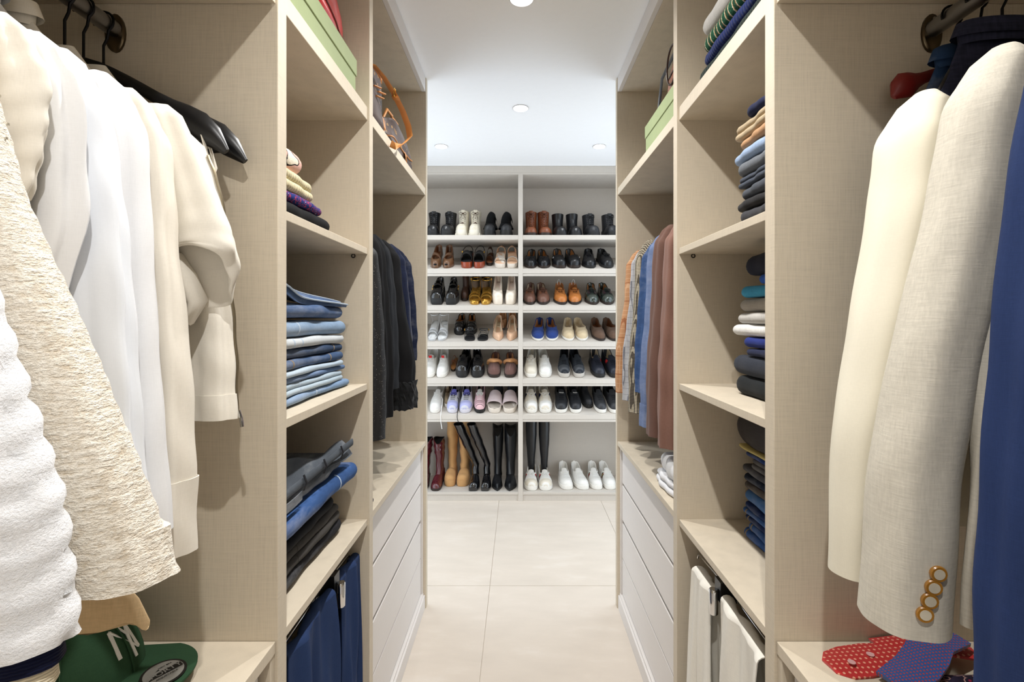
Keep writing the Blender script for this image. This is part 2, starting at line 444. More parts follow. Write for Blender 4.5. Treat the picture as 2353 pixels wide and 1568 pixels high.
class Last:
    """the form of a shoe: toe at y=0 towards the front, heel at y=L"""
    def __init__(s, L=.28, W=.050, toe='round', toe_h=.048, vamp_h=.078, throat=.46, side_h=.066, heel_h=.085, sole=.022, lift=0.0, insole=.012, bow=.010, open_w=1.0, closed=False):
        s.L, s.W, s.sole, s.lift, s.insole, s.throat, s.bow, s.open_w = L, W, sole, lift, insole, throat, bow, open_w
        s.tw = TOES[toe]; s.closed = closed
        s.H = [(0, toe_h*.2), (.012, toe_h*.58), (.03, toe_h*.78), (.06, toe_h*.93), (.1, toe_h), (.2, toe_h*1.06), (throat, vamp_h), (throat+.14, (side_h+vamp_h)*.5*.98), (.72, side_h), (.86, side_h*.5+heel_h*.5), (1.0, heel_h)]
    def w(s, t): return s.W*np.interp(t, [a for a, b in s.tw], [b for a, b in s.tw])
    def h(s, t): return float(np.interp(t, [a for a, b in s.H], [b for a, b in s.H]))
    def zb(s, t): return s.sole + s.lift*smooth(.30, .80, t)
    def cx(s, t): return s.bow*math.sin(math.pi*min(1, t*1.1))*(1-.6*t) - s.bow*.5
    def pt(s, t, j):
        if j != int(j):
            a = s.pt(t, int(j)); b = s.pt(t, int(j)+1); return a.lerp(b, j-int(j))
        j = int(j); w = s.w(t); h = s.h(t); zb = s.zb(t)
        th = math.pi*j/24
        xc = -w*math.cos(th); zc = h*max(0, math.sin(th))**(.72 - .54*smooth(.86, .95, t))
        k = j if j <= 12 else 24-j; sg = -1 if j <= 12 else 1
        iw = .84*s.open_w
        if k <= 8: f = k/8; xo = w*(1-(1-iw)*f**1.5); zo = h*f**.9
        elif k == 9: xo = w*iw-.005; zo = h-.005
        elif k == 10: xo = w*iw-.010; zo = s.insole + (h-s.insole)*.35
        elif k == 11: xo = w*.45; zo = s.insole
        else: xo = 0; zo = s.insole
        xo = max(xo, 0)*sg
        o = 0.0 if s.closed else smooth(s.throat-.03, s.throat+.05, t)*(1-smooth(.955, .99, t))
        return Vector((s.cx(t) + xc*(1-o) + xo*o, t*s.L, zb + zc*(1-o) + zo*o))
    def opened(s, t): return not s.closed and smooth(s.throat-.03, s.throat+.05, t)*(1-smooth(.955, .99, t)) > .4
    def upper(s):
        up, li = MB(), MB(); grid = [[s.pt(t, j) for j in range(25)] for t in SS]
        vs = [p for r in grid for p in r]; fu, fl_ = [], []
        for i in range(len(SS)-1):
            for j in range(24):
                q = (i*25+j, i*25+j+1, i*25+j+26, i*25+j+25)
                ins = 9 <= j <= 14 and (s.opened(SS[i]) and s.opened(SS[i+1]))
                (fl_ if ins else fu).append(q)
        fu.append(tuple(range(25))); n = (len(SS)-1)*25
        fu.append(tuple(n+j for j in range(25))[::-1])
        up.add(vs, fu); li.add(vs, fl_)
        for m in (up, li):
            used = sorted({i for f in m.f for i in f}); mp = {a: b for b, a in enumerate(used)}
            m.v = [m.v[i] for i in used]; m.f = [tuple(mp[i] for i in f) for f in m.f]
        return up, li
    def patch(s, t0, t1, j0, j1, off=.0012, nt=6, nj=8):
        """a piece lying on the upper"""
        g = []
        for a in range(nt+1):
            t = t0 + (t1-t0)*a/nt; row = []
            for b in range(nj+1):
                j = j0 + (j1-j0)*b/nj
                p = s.pt(t, j); e = .02
                du = s.pt(min(1, t+e), j) - s.pt(max(0, t-e), j); dv = s.pt(t, min(24, j+.6)) - s.pt(t, max(0, j-.6))
                nrm = du.cross(dv)
                nrm = nrm.normalized() if nrm.length > 1e-9 else Vector((0, 0, 1))
                ref = p - Vector((s.cx(t), p.y, s.zb(t)))
                if nrm.dot(ref) < 0: nrm.negate()
                row.append(p + nrm*off)
            g.append(row)
        return MB().loft(g, False)
    def outline(s, k, z, add=0.0, lo=0.0, hi=1.0, pad=0.0):
        ts = [t for t in SS if lo <= t <= hi]
        if ts[0] > lo: ts = [lo] + ts
        if ts[-1] < hi: ts.append(hi)
        def yy(t):
            if lo == 0 and hi == 1: return t*s.L + (t-.5)*2*pad*(1 if abs(t-.5) > .44 else .6)
            return t*s.L
        zz = z if callable(z) else (lambda t: z)
        l = [Vector((s.cx(t) - (s.w(t)*k+add), yy(t), zz(t))) for t in ts]
        r = [Vector((s.cx(t) + (s.w(t)*k+add), yy(t), zz(t))) for t in ts]
        return l + r[::-1]
    def sole_mb(s, k=1.04, thick=None, add=.0, tread=.97, pad=.003, arch=True):
        zt = lambda t: s.zb(t) + .003
        th = thick if thick is not None else s.sole
        zb0 = lambda t: max(0.0, s.zb(t) - th) if arch or s.lift == 0 else 0.0
        mid = lambda t: zb0(t)*.5 + zt(t)*.5
        return MB().loft([s.outline(tread, zb0, add, pad=pad*.4), s.outline(k, lambda t: zb0(t)*.85+zt(t)*.15, add, pad=pad), s.outline(k*1.01, mid, add, pad=pad), s.outline(k, zt, add, pad=pad), s.outline(k*.9, lambda t: zt(t)+.001, 0)])
    def heel_mb(s, lo=.72, taper=.8, taper_y=.9, depth=None):
        R = []
        for f in (0, .25, .6, 1):
            k = 1 - (1-taper)*(1-f); rr = []
            for p in s.outline(1.0, 0, 0, lo, 1.0):
                t = p.y/s.L; top = max(s.zb(t) - s.sole*.3, .004)
                yc = s.L*.96; rr.append(Vector((s.cx(t) + (p.x-s.cx(t))*k, yc + (p.y-yc)*(taper_y + (1-taper_y)*f), top*f)))
            R.append(rr)
        return MB().loft(R)
    def tongue(s, rise=.022, w=.62, t0=None):
        t0 = t0 or s.throat; g = []
        for a in range(6):
            f = a/5; t = t0 - .10 + .16*f; z = s.zb(t0) + s.h(t0)*(.98 + .05*f) + rise*f**1.3
            hw = s.w(t)*w*(.75+.25*math.sin(math.pi*min(1, f+.25)))
            g.append([Vector((s.cx(t) + hw*u, t*s.L, z - .30*hw*u*u*(1/.9))) for u in np.linspace(-1, 1, 7)])
        m = MB().loft(g, False); return thicken(m, .003)
    def laces(s, t0=.24, t1=None, n=5, w=.46, r=.0022):
        t1 = t1 or s.throat-.035; m = MB()
        for a in range(n):
            t = t0 + (t1-t0)*a/(n-1); j = 12 - 24*w/2*.55; ps = []
            for b in range(7):
                jj = j + (24-2*j)*b/6; p = s.pt(min(t, s.throat-.04), jj); ps.append(p + Vector((0, 0, .0026)))
            m.tube(ps, r, 6, flat=.7, up=(0, 0, 1))
        return m
    def lace_bow(s, r=.0018, size=.03):
        t = s.throat-.05; p = s.pt(t, 12) + Vector((0, 0, .005)); m = MB()
        for sg in (-1, 1):
            pts = [p + Vector((sg*size*.9*math.sin(a)*(1 if a < math.pi else .25), -size*.55*(1-math.cos(a))*.5, .006*math.sin(a) - .012*(1-math.cos(a))*.5)) for a in np.linspace(0, math.pi*1.0, 9)]
            pts = pts + [p]
            m.tube(pts, r, 6)
            m.tube([p, p + Vector((sg*size*.35, -size*.5, -.002)), p + Vector((sg*size*.55, -size*.95, -.009))], r, 6)
        return m

def thicken(m, th):
    """give a sheet a thickness along -z of its faces' mean normal"""
    nv = [Vector((0,0,0)) for _ in m.v]
    for f in m.f:
        a, b, c = (Vector(m.v[i]) for i in f[:3]); n = (b-a).cross(c-a)
        if n.length > 1e-12:
            n.normalize()
            for i in f: nv[i] += n
    vs = [Vector(p) for p in m.v]; q = MB(); n0 = len(vs)
    q.v = [tuple(p) for p in vs] + [tuple(p - (nn.normalized() if nn.length > 1e-9 else Vector((0,0,1)))*th) for p, nn in zip(vs, nv)]
    q.f = list(m.f) + [tuple(i+n0 for i in f[::-1]) for f in m.f]
    from collections import Counter
    cnt = Counter(); d = {}
    for f in m.f:
        for i in range(len(f)):
            a, b = f[i], f[(i+1) % len(f)]; cnt[frozenset((a, b))] += 1; d[frozenset((a, b))] = (a, b)
    for e, k in cnt.items():
        if k == 1: a, b = d[e]; q.f.append((b, a, a+n0, b+n0))
    return q

# ---- kinds of shoe: each returns a list of (part name, mesh, material, parent part or None)
W_SOLE = plain('white_rubber', (236, 233, 226), .6); B_SOLE = plain('black_rubber', (22, 22, 23), .6); D_SOLE = leather('dark_sole_leather', (44, 32, 26), .5)
LACE_W = cloth('white_lace', (240, 240, 238), weave=1500); LACE_B = cloth('black_lace', (24, 24, 26), weave=1500); LACE_BR = cloth('brown_lace', (70, 44, 30), weave=1500)
LIN_TAN = leather('tan_lining', (186, 128, 74), .6); LIN_CREAM = leather('cream_lining', (222, 206, 180), .7); LIN_W = cloth('white_lining', (226, 224, 218)); LIN_B = cloth('black_lining', (26, 26, 28)); LIN_BR = leather('brown_lining', (120, 72, 40), .6)
GOLD = metal('gold_metal', (214, 170, 84), .18)

def sneaker(mat, sole=W_SOLE, lining=LIN_W, lace=LACE_W, stripes=(), toe_mat=None, tongue_mat=None, heel_mat=None, chunky=0.0, tie=True, W=.051, L=.302, extra=(), laces_n=5, collar=None):
    f = Last(L=L, W=W, toe='round', toe_h=.044, vamp_h=.068, throat=.50, side_h=.064, heel_h=.104, sole=.026+chunky)
    up, li = f.upper(); out = [('upper', up, mat, None), ('lining', li, lining, None), ('sole', f.sole_mb(1.07), sole, None)]
    out.append(('tongue', f.tongue(.016), tongue_mat or mat, None))
    out.append(('laces', f.laces(n=laces_n), lace, None))
    if tie: out.append(('lace_bow', f.lace_bow(), lace, 'laces'))
    if toe_mat: out.append(('toe_cap', f.patch(.003, .21, 0, 24, .0012, 6, 16), toe_mat, None))
    else: out.append(('toe_seam', f.patch(.205, .217, 3, 21, .001, 1, 14), mat, 'upper'))
    out += [('eyestay', f.patch(.22, .45, 6, 9.3, .0014, 6, 4), mat, 'upper'), ('eyestay', f.patch(.22, .45, 14.7, 18, .0014, 6, 4), mat, 'upper')]
    for (m, t0, t1) in stripes:
        out.append(('side_stripe', f.patch(t0, t1, 1, 6.5, .0014, 3, 6), m, 'upper')); out.append(('side_stripe', f.patch(t0, t1, 17.5, 23, .0014, 3, 6), m, 'upper'))
    out += [('heel_tab', f.patch(.88, .985, 2, 7.5, .0016, 4, 5), heel_mat or mat, 'upper'), ('heel_tab', f.patch(.88, .985, 16.5, 22, .0016, 4, 5), heel_mat or mat, 'upper')]
    if collar: out += [('collar', f.patch(.56, .97, 6.5, 8.2, .0016, 8, 3), collar, 'upper'), ('collar', f.patch(.56, .97, 15.8, 17.5, .0016, 8, 3), collar, 'upper')]
    for e in extra: out.append(e(f))
    return out

def derby(mat, lace=LACE_B, lining=LIN_TAN, sole=D_SOLE, brogue=False, chunky=0.0, toe='almond', lace_n=4, facing=None, W=.050, L=.29, toe_mat=None):
    f = Last(L=L, W=W, toe=toe, toe_h=.042, vamp_h=.064, throat=.47, side_h=.052, heel_h=.080, sole=.016+chunky)
    up, li = f.upper(); out = [('upper', up, mat, None), ('lining', li, lining, None), ('sole', f.sole_mb(1.08), sole, None)]
    if chunky == 0: f2 = Last(L=L, W=W, toe=toe, sole=.016); f2.sole = .02; out.append(('heel', f2.heel_mb(.74, .95), sole, None))
    out.append(('tongue', f.tongue(.010, .5), mat, None)); out.append(('laces', f.laces(t0=.30, n=lace_n, w=.40, r=.0017), lace, None))
    out.append(('lace_bow', f.lace_bow(.0014, .026), lace, 'laces'))
    out += [('facing', f.patch(.27, .45, 7, 10, .0016, 5, 4), facing or mat, 'upper'), ('facing', f.patch(.27, .45, 14, 17, .0016, 5, 4), facing or mat, 'upper')]
    out.append(('toe_cap', f.patch(.003, .2, 0, 24, .0013, 6, 16), toe_mat or mat, 'upper'))
    if brogue: out += [('brogue_wing', f.patch(.2, .30, 2, 7, .0015, 4, 6), mat, 'upper'), ('brogue_wing', f.patch(.2, .30, 17, 22, .0015, 4, 6), mat, 'upper')]
    return out

def loafer(mat, lining=LIN_TAN, sole=D_SOLE, tassel=False, strap=True, W=.050, L=.285, toe='almond', chunky=0.0, strap_mat=None, lift=0.0, toe_h=.044):
    f = Last(L=L, W=W, toe=toe, toe_h=toe_h, vamp_h=.058, throat=.42, side_h=.046, heel_h=.076, sole=.014+chunky, lift=lift)
    up, li = f.upper(); out = [('upper', up, mat, None), ('lining', li, lining, None), ('sole', f.sole_mb(1.06, thick=.014+chunky), sole, None)]
    f2 = Last(L=L, W=W, toe=toe, sole=.02+chunky, lift=lift); out.append(('heel', f2.heel_mb(.74, .95), sole, None))
    out += [('apron_seam', f.patch(.10, .125, 5, 19, .0016, 2, 14), mat, 'upper'), ('apron_seam', f.patch(.12, .36, 5, 5.7, .0018, 6, 2), mat, 'upper'), ('apron_seam', f.patch(.12, .36, 18.3, 19, .0018, 6, 2), mat, 'upper')]
    if strap: out.append(('saddle_strap', f.patch(.28, .355, 2, 22, .0024, 3, 16), strap_mat or mat, None))
    if tassel:
        p = f.pt(.32, 12); m = MB()
        for sg in (-1, 1):
            m.tube([p + Vector((0, 0, .004)), p + Vector((sg*.010, -.020, -.001)), p + Vector((sg*.014, -.042, -.010))], [.003, .004, .007], 8)
        out.append(('tassel', m, mat, None))
    return out

def monk(mat, W=.050):
    o = loafer(mat, LIN_TAN, D_SOLE, strap=False, W=W, L=.29, toe='round', chunky=.004, toe_h=.048)
    f = Last(L=.29, W=W, toe='round', toe_h=.048, vamp_h=.062, throat=.42, side_h=.046, heel_h=.076, sole=.018)
    o.append(('monk_strap', f.patch(.30, .375, 1, 23, .0028, 3, 18), mat, None))
    p = f.pt(.335, 19.5); m = MB()
    m.tube([p + Vector((.004+.002*math.cos(a), .010*math.cos(a), .010*math.sin(a)+.004)) for a in np.linspace(0, 2*math.pi, 14)[:-1]], .0015, 6, closed=True)
    o.append(('buckle', m, M_CHROME, 'monk_strap'))
    return o

def shaft_rings(prof, n=24, lean=0.0, flat=1.0):
    """prof: (z, y front, y back, half width)"""
    R = []
    for z, yf, yb, hw in prof:
        c = (yf+yb)/2; ry = (yb-yf)/2
        R.append([Vector((lean*z + hw*math.sin(2*math.pi*j/n), c - ry*math.cos(2*math.pi*j/n), z)) for j in range(n)])
    return R

def boot(mat, H=.20, lining=LIN_B, sole=B_SOLE, lace=LACE_B, laces=True, chunky=.018, W=.047, L=.28, toe='round', top_w=.047, hooks=True, zip_=False, toe_mat=None, flare=.004, lean=0.0, pull=False, sock=None, tag_=None, ribs=False):
    f = Last(L=L, W=W, toe=toe, toe_h=.052, vamp_h=.075, throat=.42, side_h=.055, heel_h=.06, sole=.014+chunky, closed=True)
    up, li = f.upper(); b = f.sole
    prof = [(b+.030, .40*L, .985*L, W*.86), (b+.055, .43*L, .985*L, W*.86), (b+.075, .47*L, .985*L, W*.85), (b+.10, .51*L, .985*L, W*.86), (b+.13, .53*L, .98*L, W*.9)]
    for k in range(1, 5):
        q = k/4; z = b+.13 + (H-b-.13)*q
        if z > b+.131: prof.append((z, .53*L - flare*q, .98*L + flare*q, W*.9*(1-q) + top_w*q))
    prof = sorted(set(prof)); R = shaft_rings(prof, lean=lean)
    top = R[-1]; c = sum(top, Vector())/len(top)
    inner = [[c + (p-c)*k + Vector((0, 0, dz)) for p in top] for k, dz in ((1, 0), (.93, .0015), (.88, -.004))]
    sh = MB().loft(R + inner[1:2], True, False, False)
    il = MB().loft([inner[1], inner[2], [c + (p-c)*.84 + Vector((0, 0, -.07)) for p in top]], True, False, True)
    out = [('upper', up, mat, None), ('shaft', sh, sock or mat, None), ('lining', il, lining, None), ('sole', f.sole_mb(1.08), sole, None)]
    if chunky > .012:
        m = MB()
        for sg in (-1, 1):
            for k in range(9):
                t = .1 + .8*k/8; x = f.cx(t) + sg*(f.w(t)*1.085); m.box(x-.003, x+.003, t*L-.006, t*L+.006, 0, f.sole*.55)
        out.append(('tread_lugs', m, sole, 'sole'))
    out.append(('toe_cap', f.patch(.003, .21, 0, 24, .0014, 6, 16), toe_mat or mat, 'upper'))
    if laces:
        m, hk = MB(), MB(); zs = np.linspace(b+.058, H-.016, 7)
        def front(z, u):
            yf = np.interp(z, [p[0] for p in prof], [p[1] for p in prof]); hw = np.interp(z, [p[0] for p in prof], [p[3] for p in prof]); yb = np.interp(z, [p[0] for p in prof], [p[2] for p in prof])
            a = u; cc = (yf+yb)/2; ry = (yb-yf)/2
            return Vector((lean*z + hw*math.sin(a)*1.03, cc - ry*math.cos(a)*1.03, z))
        m2 = f.laces(t0=.27, n=3, w=.36, r=.002); m.add(m2.v, m2.f)
        for k in range(6):
            for sg in (-1, 1):
                m.tube([front(zs[k], -sg*.42), front((zs[k]+zs[k+1])/2, 0) + Vector((0, -.003, 0)), front(zs[k+1], sg*.42)], .0018, 5)
        for k in range(7):
            for sg in (-1, 1): hk.sphere(front(zs[k], sg*.46), .0032, 6, 4)
        p = front(H-.02, 0) + Vector((0, -.004, 0))
        for sg in (-1, 1):
            m.tube([p, p + Vector((sg*.02, -.008, .006)), p + Vector((sg*.032, -.012, -.008)), p + Vector((sg*.016, -.012, -.014)), p], .0016, 5)
            m.tube([p, p + Vector((sg*.010, -.010, -.02)), p + Vector((sg*.022, -.016, -.045))], .0016, 5)
        out.append(('laces', m, lace, None))
        if hooks: out.append(('lace_hooks', hk, M_STEEL, 'shaft'))
        tg = MB(); rows = []
        for z in np.linspace(b+.05, H+.005, 8): rows.append([front(min(z, H), u) + Vector((0, -.0010 if abs(u) > .3 else -.0022, max(0, z-H))) for u in np.linspace(-.36, .36, 7)])
        out.append(('tongue', thicken(MB().loft(rows, False), .003), mat, None))
        for sg in (-1, 1):
            rows = [[front(z, sg*u) + Vector((sg*.0008, -.0016, 0)) for u in np.linspace(.40, .62, 4)] for z in np.linspace(b+.055, H, 8)]
            out.append(('lace_facing', MB().loft(rows, False), mat, 'shaft'))
    if zip_:
        x = W*.79
        m = MB().box(x-.001, x+.0025, .70*L, .722*L, b+.05, H-.004); out.append(('zip', m, M_STEEL, 'shaft'))
    if pull:
        m = MB().tube([(0, .985*L, H-.03), (0, .985*L+.014, H-.005), (0, .985*L+.008, H+.014), (0, .985*L, H)], .004, 6, flat=.4); out.append(('pull_loop', m, lace, 'shaft'))
    return out

def tall_boot(mat, H=.46, lining=LIN_B, sole=B_SOLE, toe='almond', W=.043, L=.265, lift=.03, chunky=0.0, calf=.055, vnotch=0.0, leanx=0.0, leany=0.0, slouch=.003, heel=True, thick_toe=False, flat_top=1.0, twist=0.0):
    f = Last(L=L, W=W, toe=toe, toe_h=.040, vamp_h=.066, throat=.42, side_h=.05, heel_h=.05, sole=.012+chunky, lift=lift, closed=True)
    up, li = f.upper(); b = f.sole + lift*.75; n = 28; R = []
    zs = [b+.022, b+.045, b+.07, b+.10, b+.14] + list(np.linspace(b+.18, H, 9))
    for i, z in enumerate(zs):
        q = max(0, (z-b-.12)/(H-b-.12)); bulge = math.sin(min(1, q*1.25)*math.pi*.5)
        yf = np.interp(z-b, [.022, .045, .07, .10, .14], [.40*L, .45*L, .50*L, .54*L, .56*L]) - bulge*calf*.35; yb = .985*L + bulge*calf*.25
        hw = W*.74*(1-bulge) + calf*bulge; cy = (yf+yb)/2; ry = (yb-yf)/2*(1-(1-flat_top)*q)
        wob = slouch*math.sin(i*2.1 + H*40); ring = []
        for j in range(n):
            a = 2*math.pi*j/n + twist*q; zz = z
            if vnotch and q > .55: zz = z - vnotch*(max(0, math.cos(2*math.pi*j/n))**2.5 + .35*max(0, -math.cos(2*math.pi*j/n))**2.5)*((q-.55)/.45)
            x = hw*math.sin(a)*(1 + slouch*12*math.sin(j*1.7+i*1.3)*.15) + wob; y = cy - ry*math.cos(a) + wob*.5
            d = max(0, zz - b - .10)
            ring.append(Vector((x + leanx*d, y + leany*d, zz - abs(leanx)*d*.12)))
        R.append(ring)
    top = R[-1]; c = sum(top, Vector())/n; nx = R[-2]; cn = sum(nx, Vector())/n
    i1 = [c + (p-c)*.94 + Vector((0, 0, -.001)) for p in top]; i2 = [cn + (p-cn)*.90 for p in nx]
    out = [('upper', up, mat, None), ('shaft', MB().loft(R + [i1], True, False, False), mat, None), ('lining', MB().loft([i1, i2], True, False, True), lining, None)]
    out.append(('sole', f.sole_mb(1.07, thick=.012+chunky), sole, None))
    if heel: out.append(('heel', f.heel_mb(.76, .8), sole, None))
    out.append(('toe_cap', f.patch(.003, .24, 0, 24, .0014, 6, 16), mat, 'upper'))
    return out

def footbed(f, mat, k=.98, th=.004):
    zt = lambda t: f.zb(t)+.004
    return MB().loft([f.outline(k, lambda t: f.zb(t)), f.outline(k, zt), f.outline(k*.9, lambda t: zt(t)+.0008)])

def band(f, t, dt, h, k=1.0, th=.002, skew=0.0, a0=0.0, a1=1.0, n=14, bulge=1.0, slope=0.0):
    """a strap arching over the foot at station t"""
    rows = []
    for e in (-1, -.33, .33, 1):
        row = []
        for i in range(n+1):
            q = a0 + (a1-a0)*i/n; th_ = math.pi*q; tt = t + e*dt + skew*(q-.5)
            w = f.w(tt)*k
            row.append(Vector((f.cx(tt) - w*math.cos(th_), tt*f.L, f.zb(tt) + h*(1+slope*e)*max(0, math.sin(th_))**.75*bulge)))
        rows.append(row)
    return thicken(MB().loft(rows, False), -th)

def ankle_loop(f, z, r=.0022, w=.036, y0=.62, y1=1.0, droop=0.0, flat=1.6):
    L = f.L; c = (y0+y1)/2*L; ry = (y1-y0)/2*L
    return MB().tube([(w*math.sin(a), c - ry*math.cos(a), z + droop*math.cos(a)) for a in np.linspace(0, 2*math.pi, 25)[:-1]], r, 6, closed=True, flat=flat, up=(0, 0, 1))

def sandal(strap, bed, platform, lift=.07, plat=.03, W=.044, L=.245, toe='round', straps=((.26, .06, .04),), ankle=True, heel_mat=None, heel_taper=.85, buckle=GOLD, sling=False, ankle_z=.075, heel_lo=.70):
    f = Last(L=L, W=W, toe=toe, sole=plat, lift=lift)
    pf = Last(L=L, W=W, toe=toe, sole=plat, lift=lift)
    out = [('sole', f.sole_mb(1.0, thick=plat, pad=.002), platform, None), ('footbed', footbed(f, bed), bed, None)]
    if heel_lo: out.append(('heel', f.heel_mb(heel_lo, heel_taper, .85), heel_mat or platform, None))
    for (t, dt, h) in straps: out.append(('strap', band(f, t, dt, h), strap, None))
    if ankle:
        z = f.zb(.95)+ankle_z; out.append(('ankle_strap', ankle_loop(f, z), strap, None))
        if buckle: out.append(('buckle', MB().box(.033, .040, .78*L, .84*L, z-.007, z+.007), buckle, 'ankle_strap'))
        for sg in (-1, 1): out.append(('strap', MB().tube([(sg*f.w(.9)*.9, .9*L, f.zb(.9)), (sg*.037, .84*L, z)], .003, 6, flat=.5), strap, None))
    if sling:
        z = f.zb(.95)+.045; out.append(('sling_strap', MB().tube([(.040*math.cos(a), .52*L + (.50*L)*math.sin(a), f.zb(.55)+.028 + (z-f.zb(.55)-.028)*math.sin(a)) for a in np.linspace(0, math.pi, 15)], .0032, 6, flat=.5), strap, None))
        if buckle: out.append(('buckle', MB().box(.034, .043, .54*L, .60*L, f.zb(.57)+.024, f.zb(.57)+.040), buckle, 'sling_strap'))
    return out

def pump(mat, lining, lift=.07, plat=.0, W=.042, L=.235, toe='almond', ankle=False, peep=False, heel_taper=.35, sole=None, sling=False, buckle=None, throat=.27):
    f = Last(L=L, W=W, toe=toe, toe_h=.038, vamp_h=.045, throat=throat, side_h=.034, heel_h=.062, sole=.006+plat, lift=lift, insole=.004)
    up, li = f.upper(); out = [('upper', up, mat, None), ('lining', li, lining, None), ('sole', f.sole_mb(1.02, thick=.006+plat, pad=.001), sole or mat, None)]
    out.append(('heel', f.heel_mb(.80, heel_taper, .6), sole or mat, None))
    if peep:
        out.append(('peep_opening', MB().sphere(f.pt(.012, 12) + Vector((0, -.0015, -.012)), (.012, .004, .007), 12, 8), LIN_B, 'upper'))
    z = f.zb(.95)+.085
    if ankle: out.append(('ankle_strap', MB().tube([(.043*math.cos(a), .74*L + (.26*L)*math.sin(a)*(1 if a < math.pi else .7), z-.004) for a in np.linspace(0, 2*math.pi, 25)[:-1]], .0026, 6, closed=True, flat=1.6, up=(0, 0, 1)), mat, None))
    if sling: out.append(('sling_strap', MB().tube([(.036*math.cos(a), .50*L + .5*L*math.sin(a), f.zb(.5)+.03 + (f.zb(1)+.05-f.zb(.5)-.03)*math.sin(a)) for a in np.linspace(0, math.pi, 15)], .0028, 6, flat=.5), mat, None))
    if buckle: out.append(('buckle', MB().box(.040, .046, .76*L, .80*L, z-.008, z+.008), buckle, None))
    return out

def slide(mat, bed):
    f = Last(L=.275, W=.052, toe='round', sole=.030)
    out = [('sole', f.sole_mb(1.03), bed, None)]
    zt = lambda t: f.zb(t) + .004 + .008*smooth(.8, 1, t)
    out.append(('footbed', MB().loft([f.outline(.99, lambda t: f.zb(t)), f.outline(1.0, lambda t: zt(t)+.006), f.outline(.9, zt)]), bed, None))
    out.append(('strap', band(f, .43, .19, .050, k=1.05, th=.005, skew=.03, slope=.34), mat, None))
    out.append(('strap_flap', band(f, .43, .188, .054, k=1.06, th=.004, skew=.03, a0=.18, a1=.92, slope=.34), mat, 'strap'))
    return out

def slipper(mat, fur, sole=D_SOLE):
    o = loafer(mat, fur, sole, strap=False, W=.052, L=.27, toe='round', chunky=.006, toe_h=.056)
    f = Last(L=.27, W=.052, toe='round', toe_h=.056, vamp_h=.058, throat=.42, side_h=.046, heel_h=.076, sole=.02)
    m = MB(); pts = []
    for a in np.linspace(0, math.pi, 15): pts.append((.050*math.cos(a)*1.02, (.40 - .06*math.sin(a))*f.L + .03*abs(math.cos(a)), f.sole + .036 + .040*math.sin(a)))
    m.tube(pts, [.015]*15, 10)
    o.append(('fur_cuff', fuzz(m, .004), fur, None))
    o.append(('centre_seam', f.patch(.02, .33, 11.8, 12.2, .002, 8, 1), cloth('pale_stitch', (150, 120, 112)), 'upper'))
    o.append(('pull_loop', MB().tube([(.008*math.cos(a), .97*f.L, f.sole + .075 + .03*math.sin(a)) for a in np.linspace(0, math.pi, 9)], .002, 5), LACE_W, None))
    return o

def fuzz(m, amp):
    q = MB(); q.f = list(m.f); q.v = [(p[0]+RNG.uniform(-amp, amp), p[1]+RNG.uniform(-amp, amp), p[2]+RNG.uniform(-amp, amp)) for p in m.v]; return q

PROTO = {}
def shoe(name, parts, label, cat, group, loc, rot, mirror=False):
    t = thing(name, label, cat, loc, rot, group)
    t.rotation_mode = 'ZYX'
    made = {}
    for (pn, mb, m, par) in parts:
        key = (id(parts), pn, id(mb), mirror)
        if key not in PROTO:
            q = mb
            if mirror: q = MB(); q.v = [(-p[0], p[1], p[2]) for p in mb.v]; q.f = [f[::-1] for f in mb.f]
            PROTO[key] = (mesh_of(pn, q, 60), mb, parts)
            PROTO[key][0].materials.append(m)
        o = bpy.data.objects.new(pn, PROTO[key][0]); C.objects.link(o)
        o.parent = made.get(par, t) if par else t
        if not par and pn not in made: made[pn] = o
        if pn in ('lace_hooks', 'tread_lugs'): o['kind'] = 'stuff'
    return t

TILT = math.atan2(RISE, YUB - YU)
def spot(px, row, dy=.022):
    """a place on shoe shelf `row` (0 flat top, 1-5 sloping, 6 deck), its toe seen at picture column px"""
    Y = YU + dy
    if row == 0: z, tilt = FLATZ, 0.0
    elif row == 6: z, tilt = DECKZ, 0.0
    else: z, tilt = SHELVES[row-1] + (Y-YU)*RISE/(YUB-YU), TILT
    return ((px-VX)*Y/F, Y, z + .0015), tilt

PLACED = []
def pair(name, parts, label, cat, row, pxs, yaws=(0, 0), dy=.022, group=None, order=(True, False)):
    dys = dy if hasattr(dy, '__len__') else (dy,)*len(pxs)
    for i, px in enumerate(pxs):
        loc, tilt = spot(px, row, dys[i])
        lab = label + (', right foot' if i == 0 else ', left foot') if len(pxs) == 2 else label
        t = shoe(name, parts, lab, cat, group, loc, (tilt, 0, math.radians(yaws[i])), mirror=order[i % 2])
        if abs(yaws[i]) < 90: PLACED.append((row, t, parts, order[i % 2], math.radians(yaws[i])))

def leaned(name, parts, label, cat, row, pxs, group=None, pitch=62):
    """stood on the toe against the back panel, its opening to the room"""
    for i, px in enumerate(pxs):
        Y = YUB - .135; loc, tilt = spot(px, row, Y - YU)
        lab = label + (', right foot' if i == 0 else ', left foot') if len(pxs) == 2 else label
        t = shoe(name, parts, lab, cat, group, (loc[0], Y, loc[2] + .016), (math.radians(pitch), 0, 0), mirror=(i % 2 == 0))

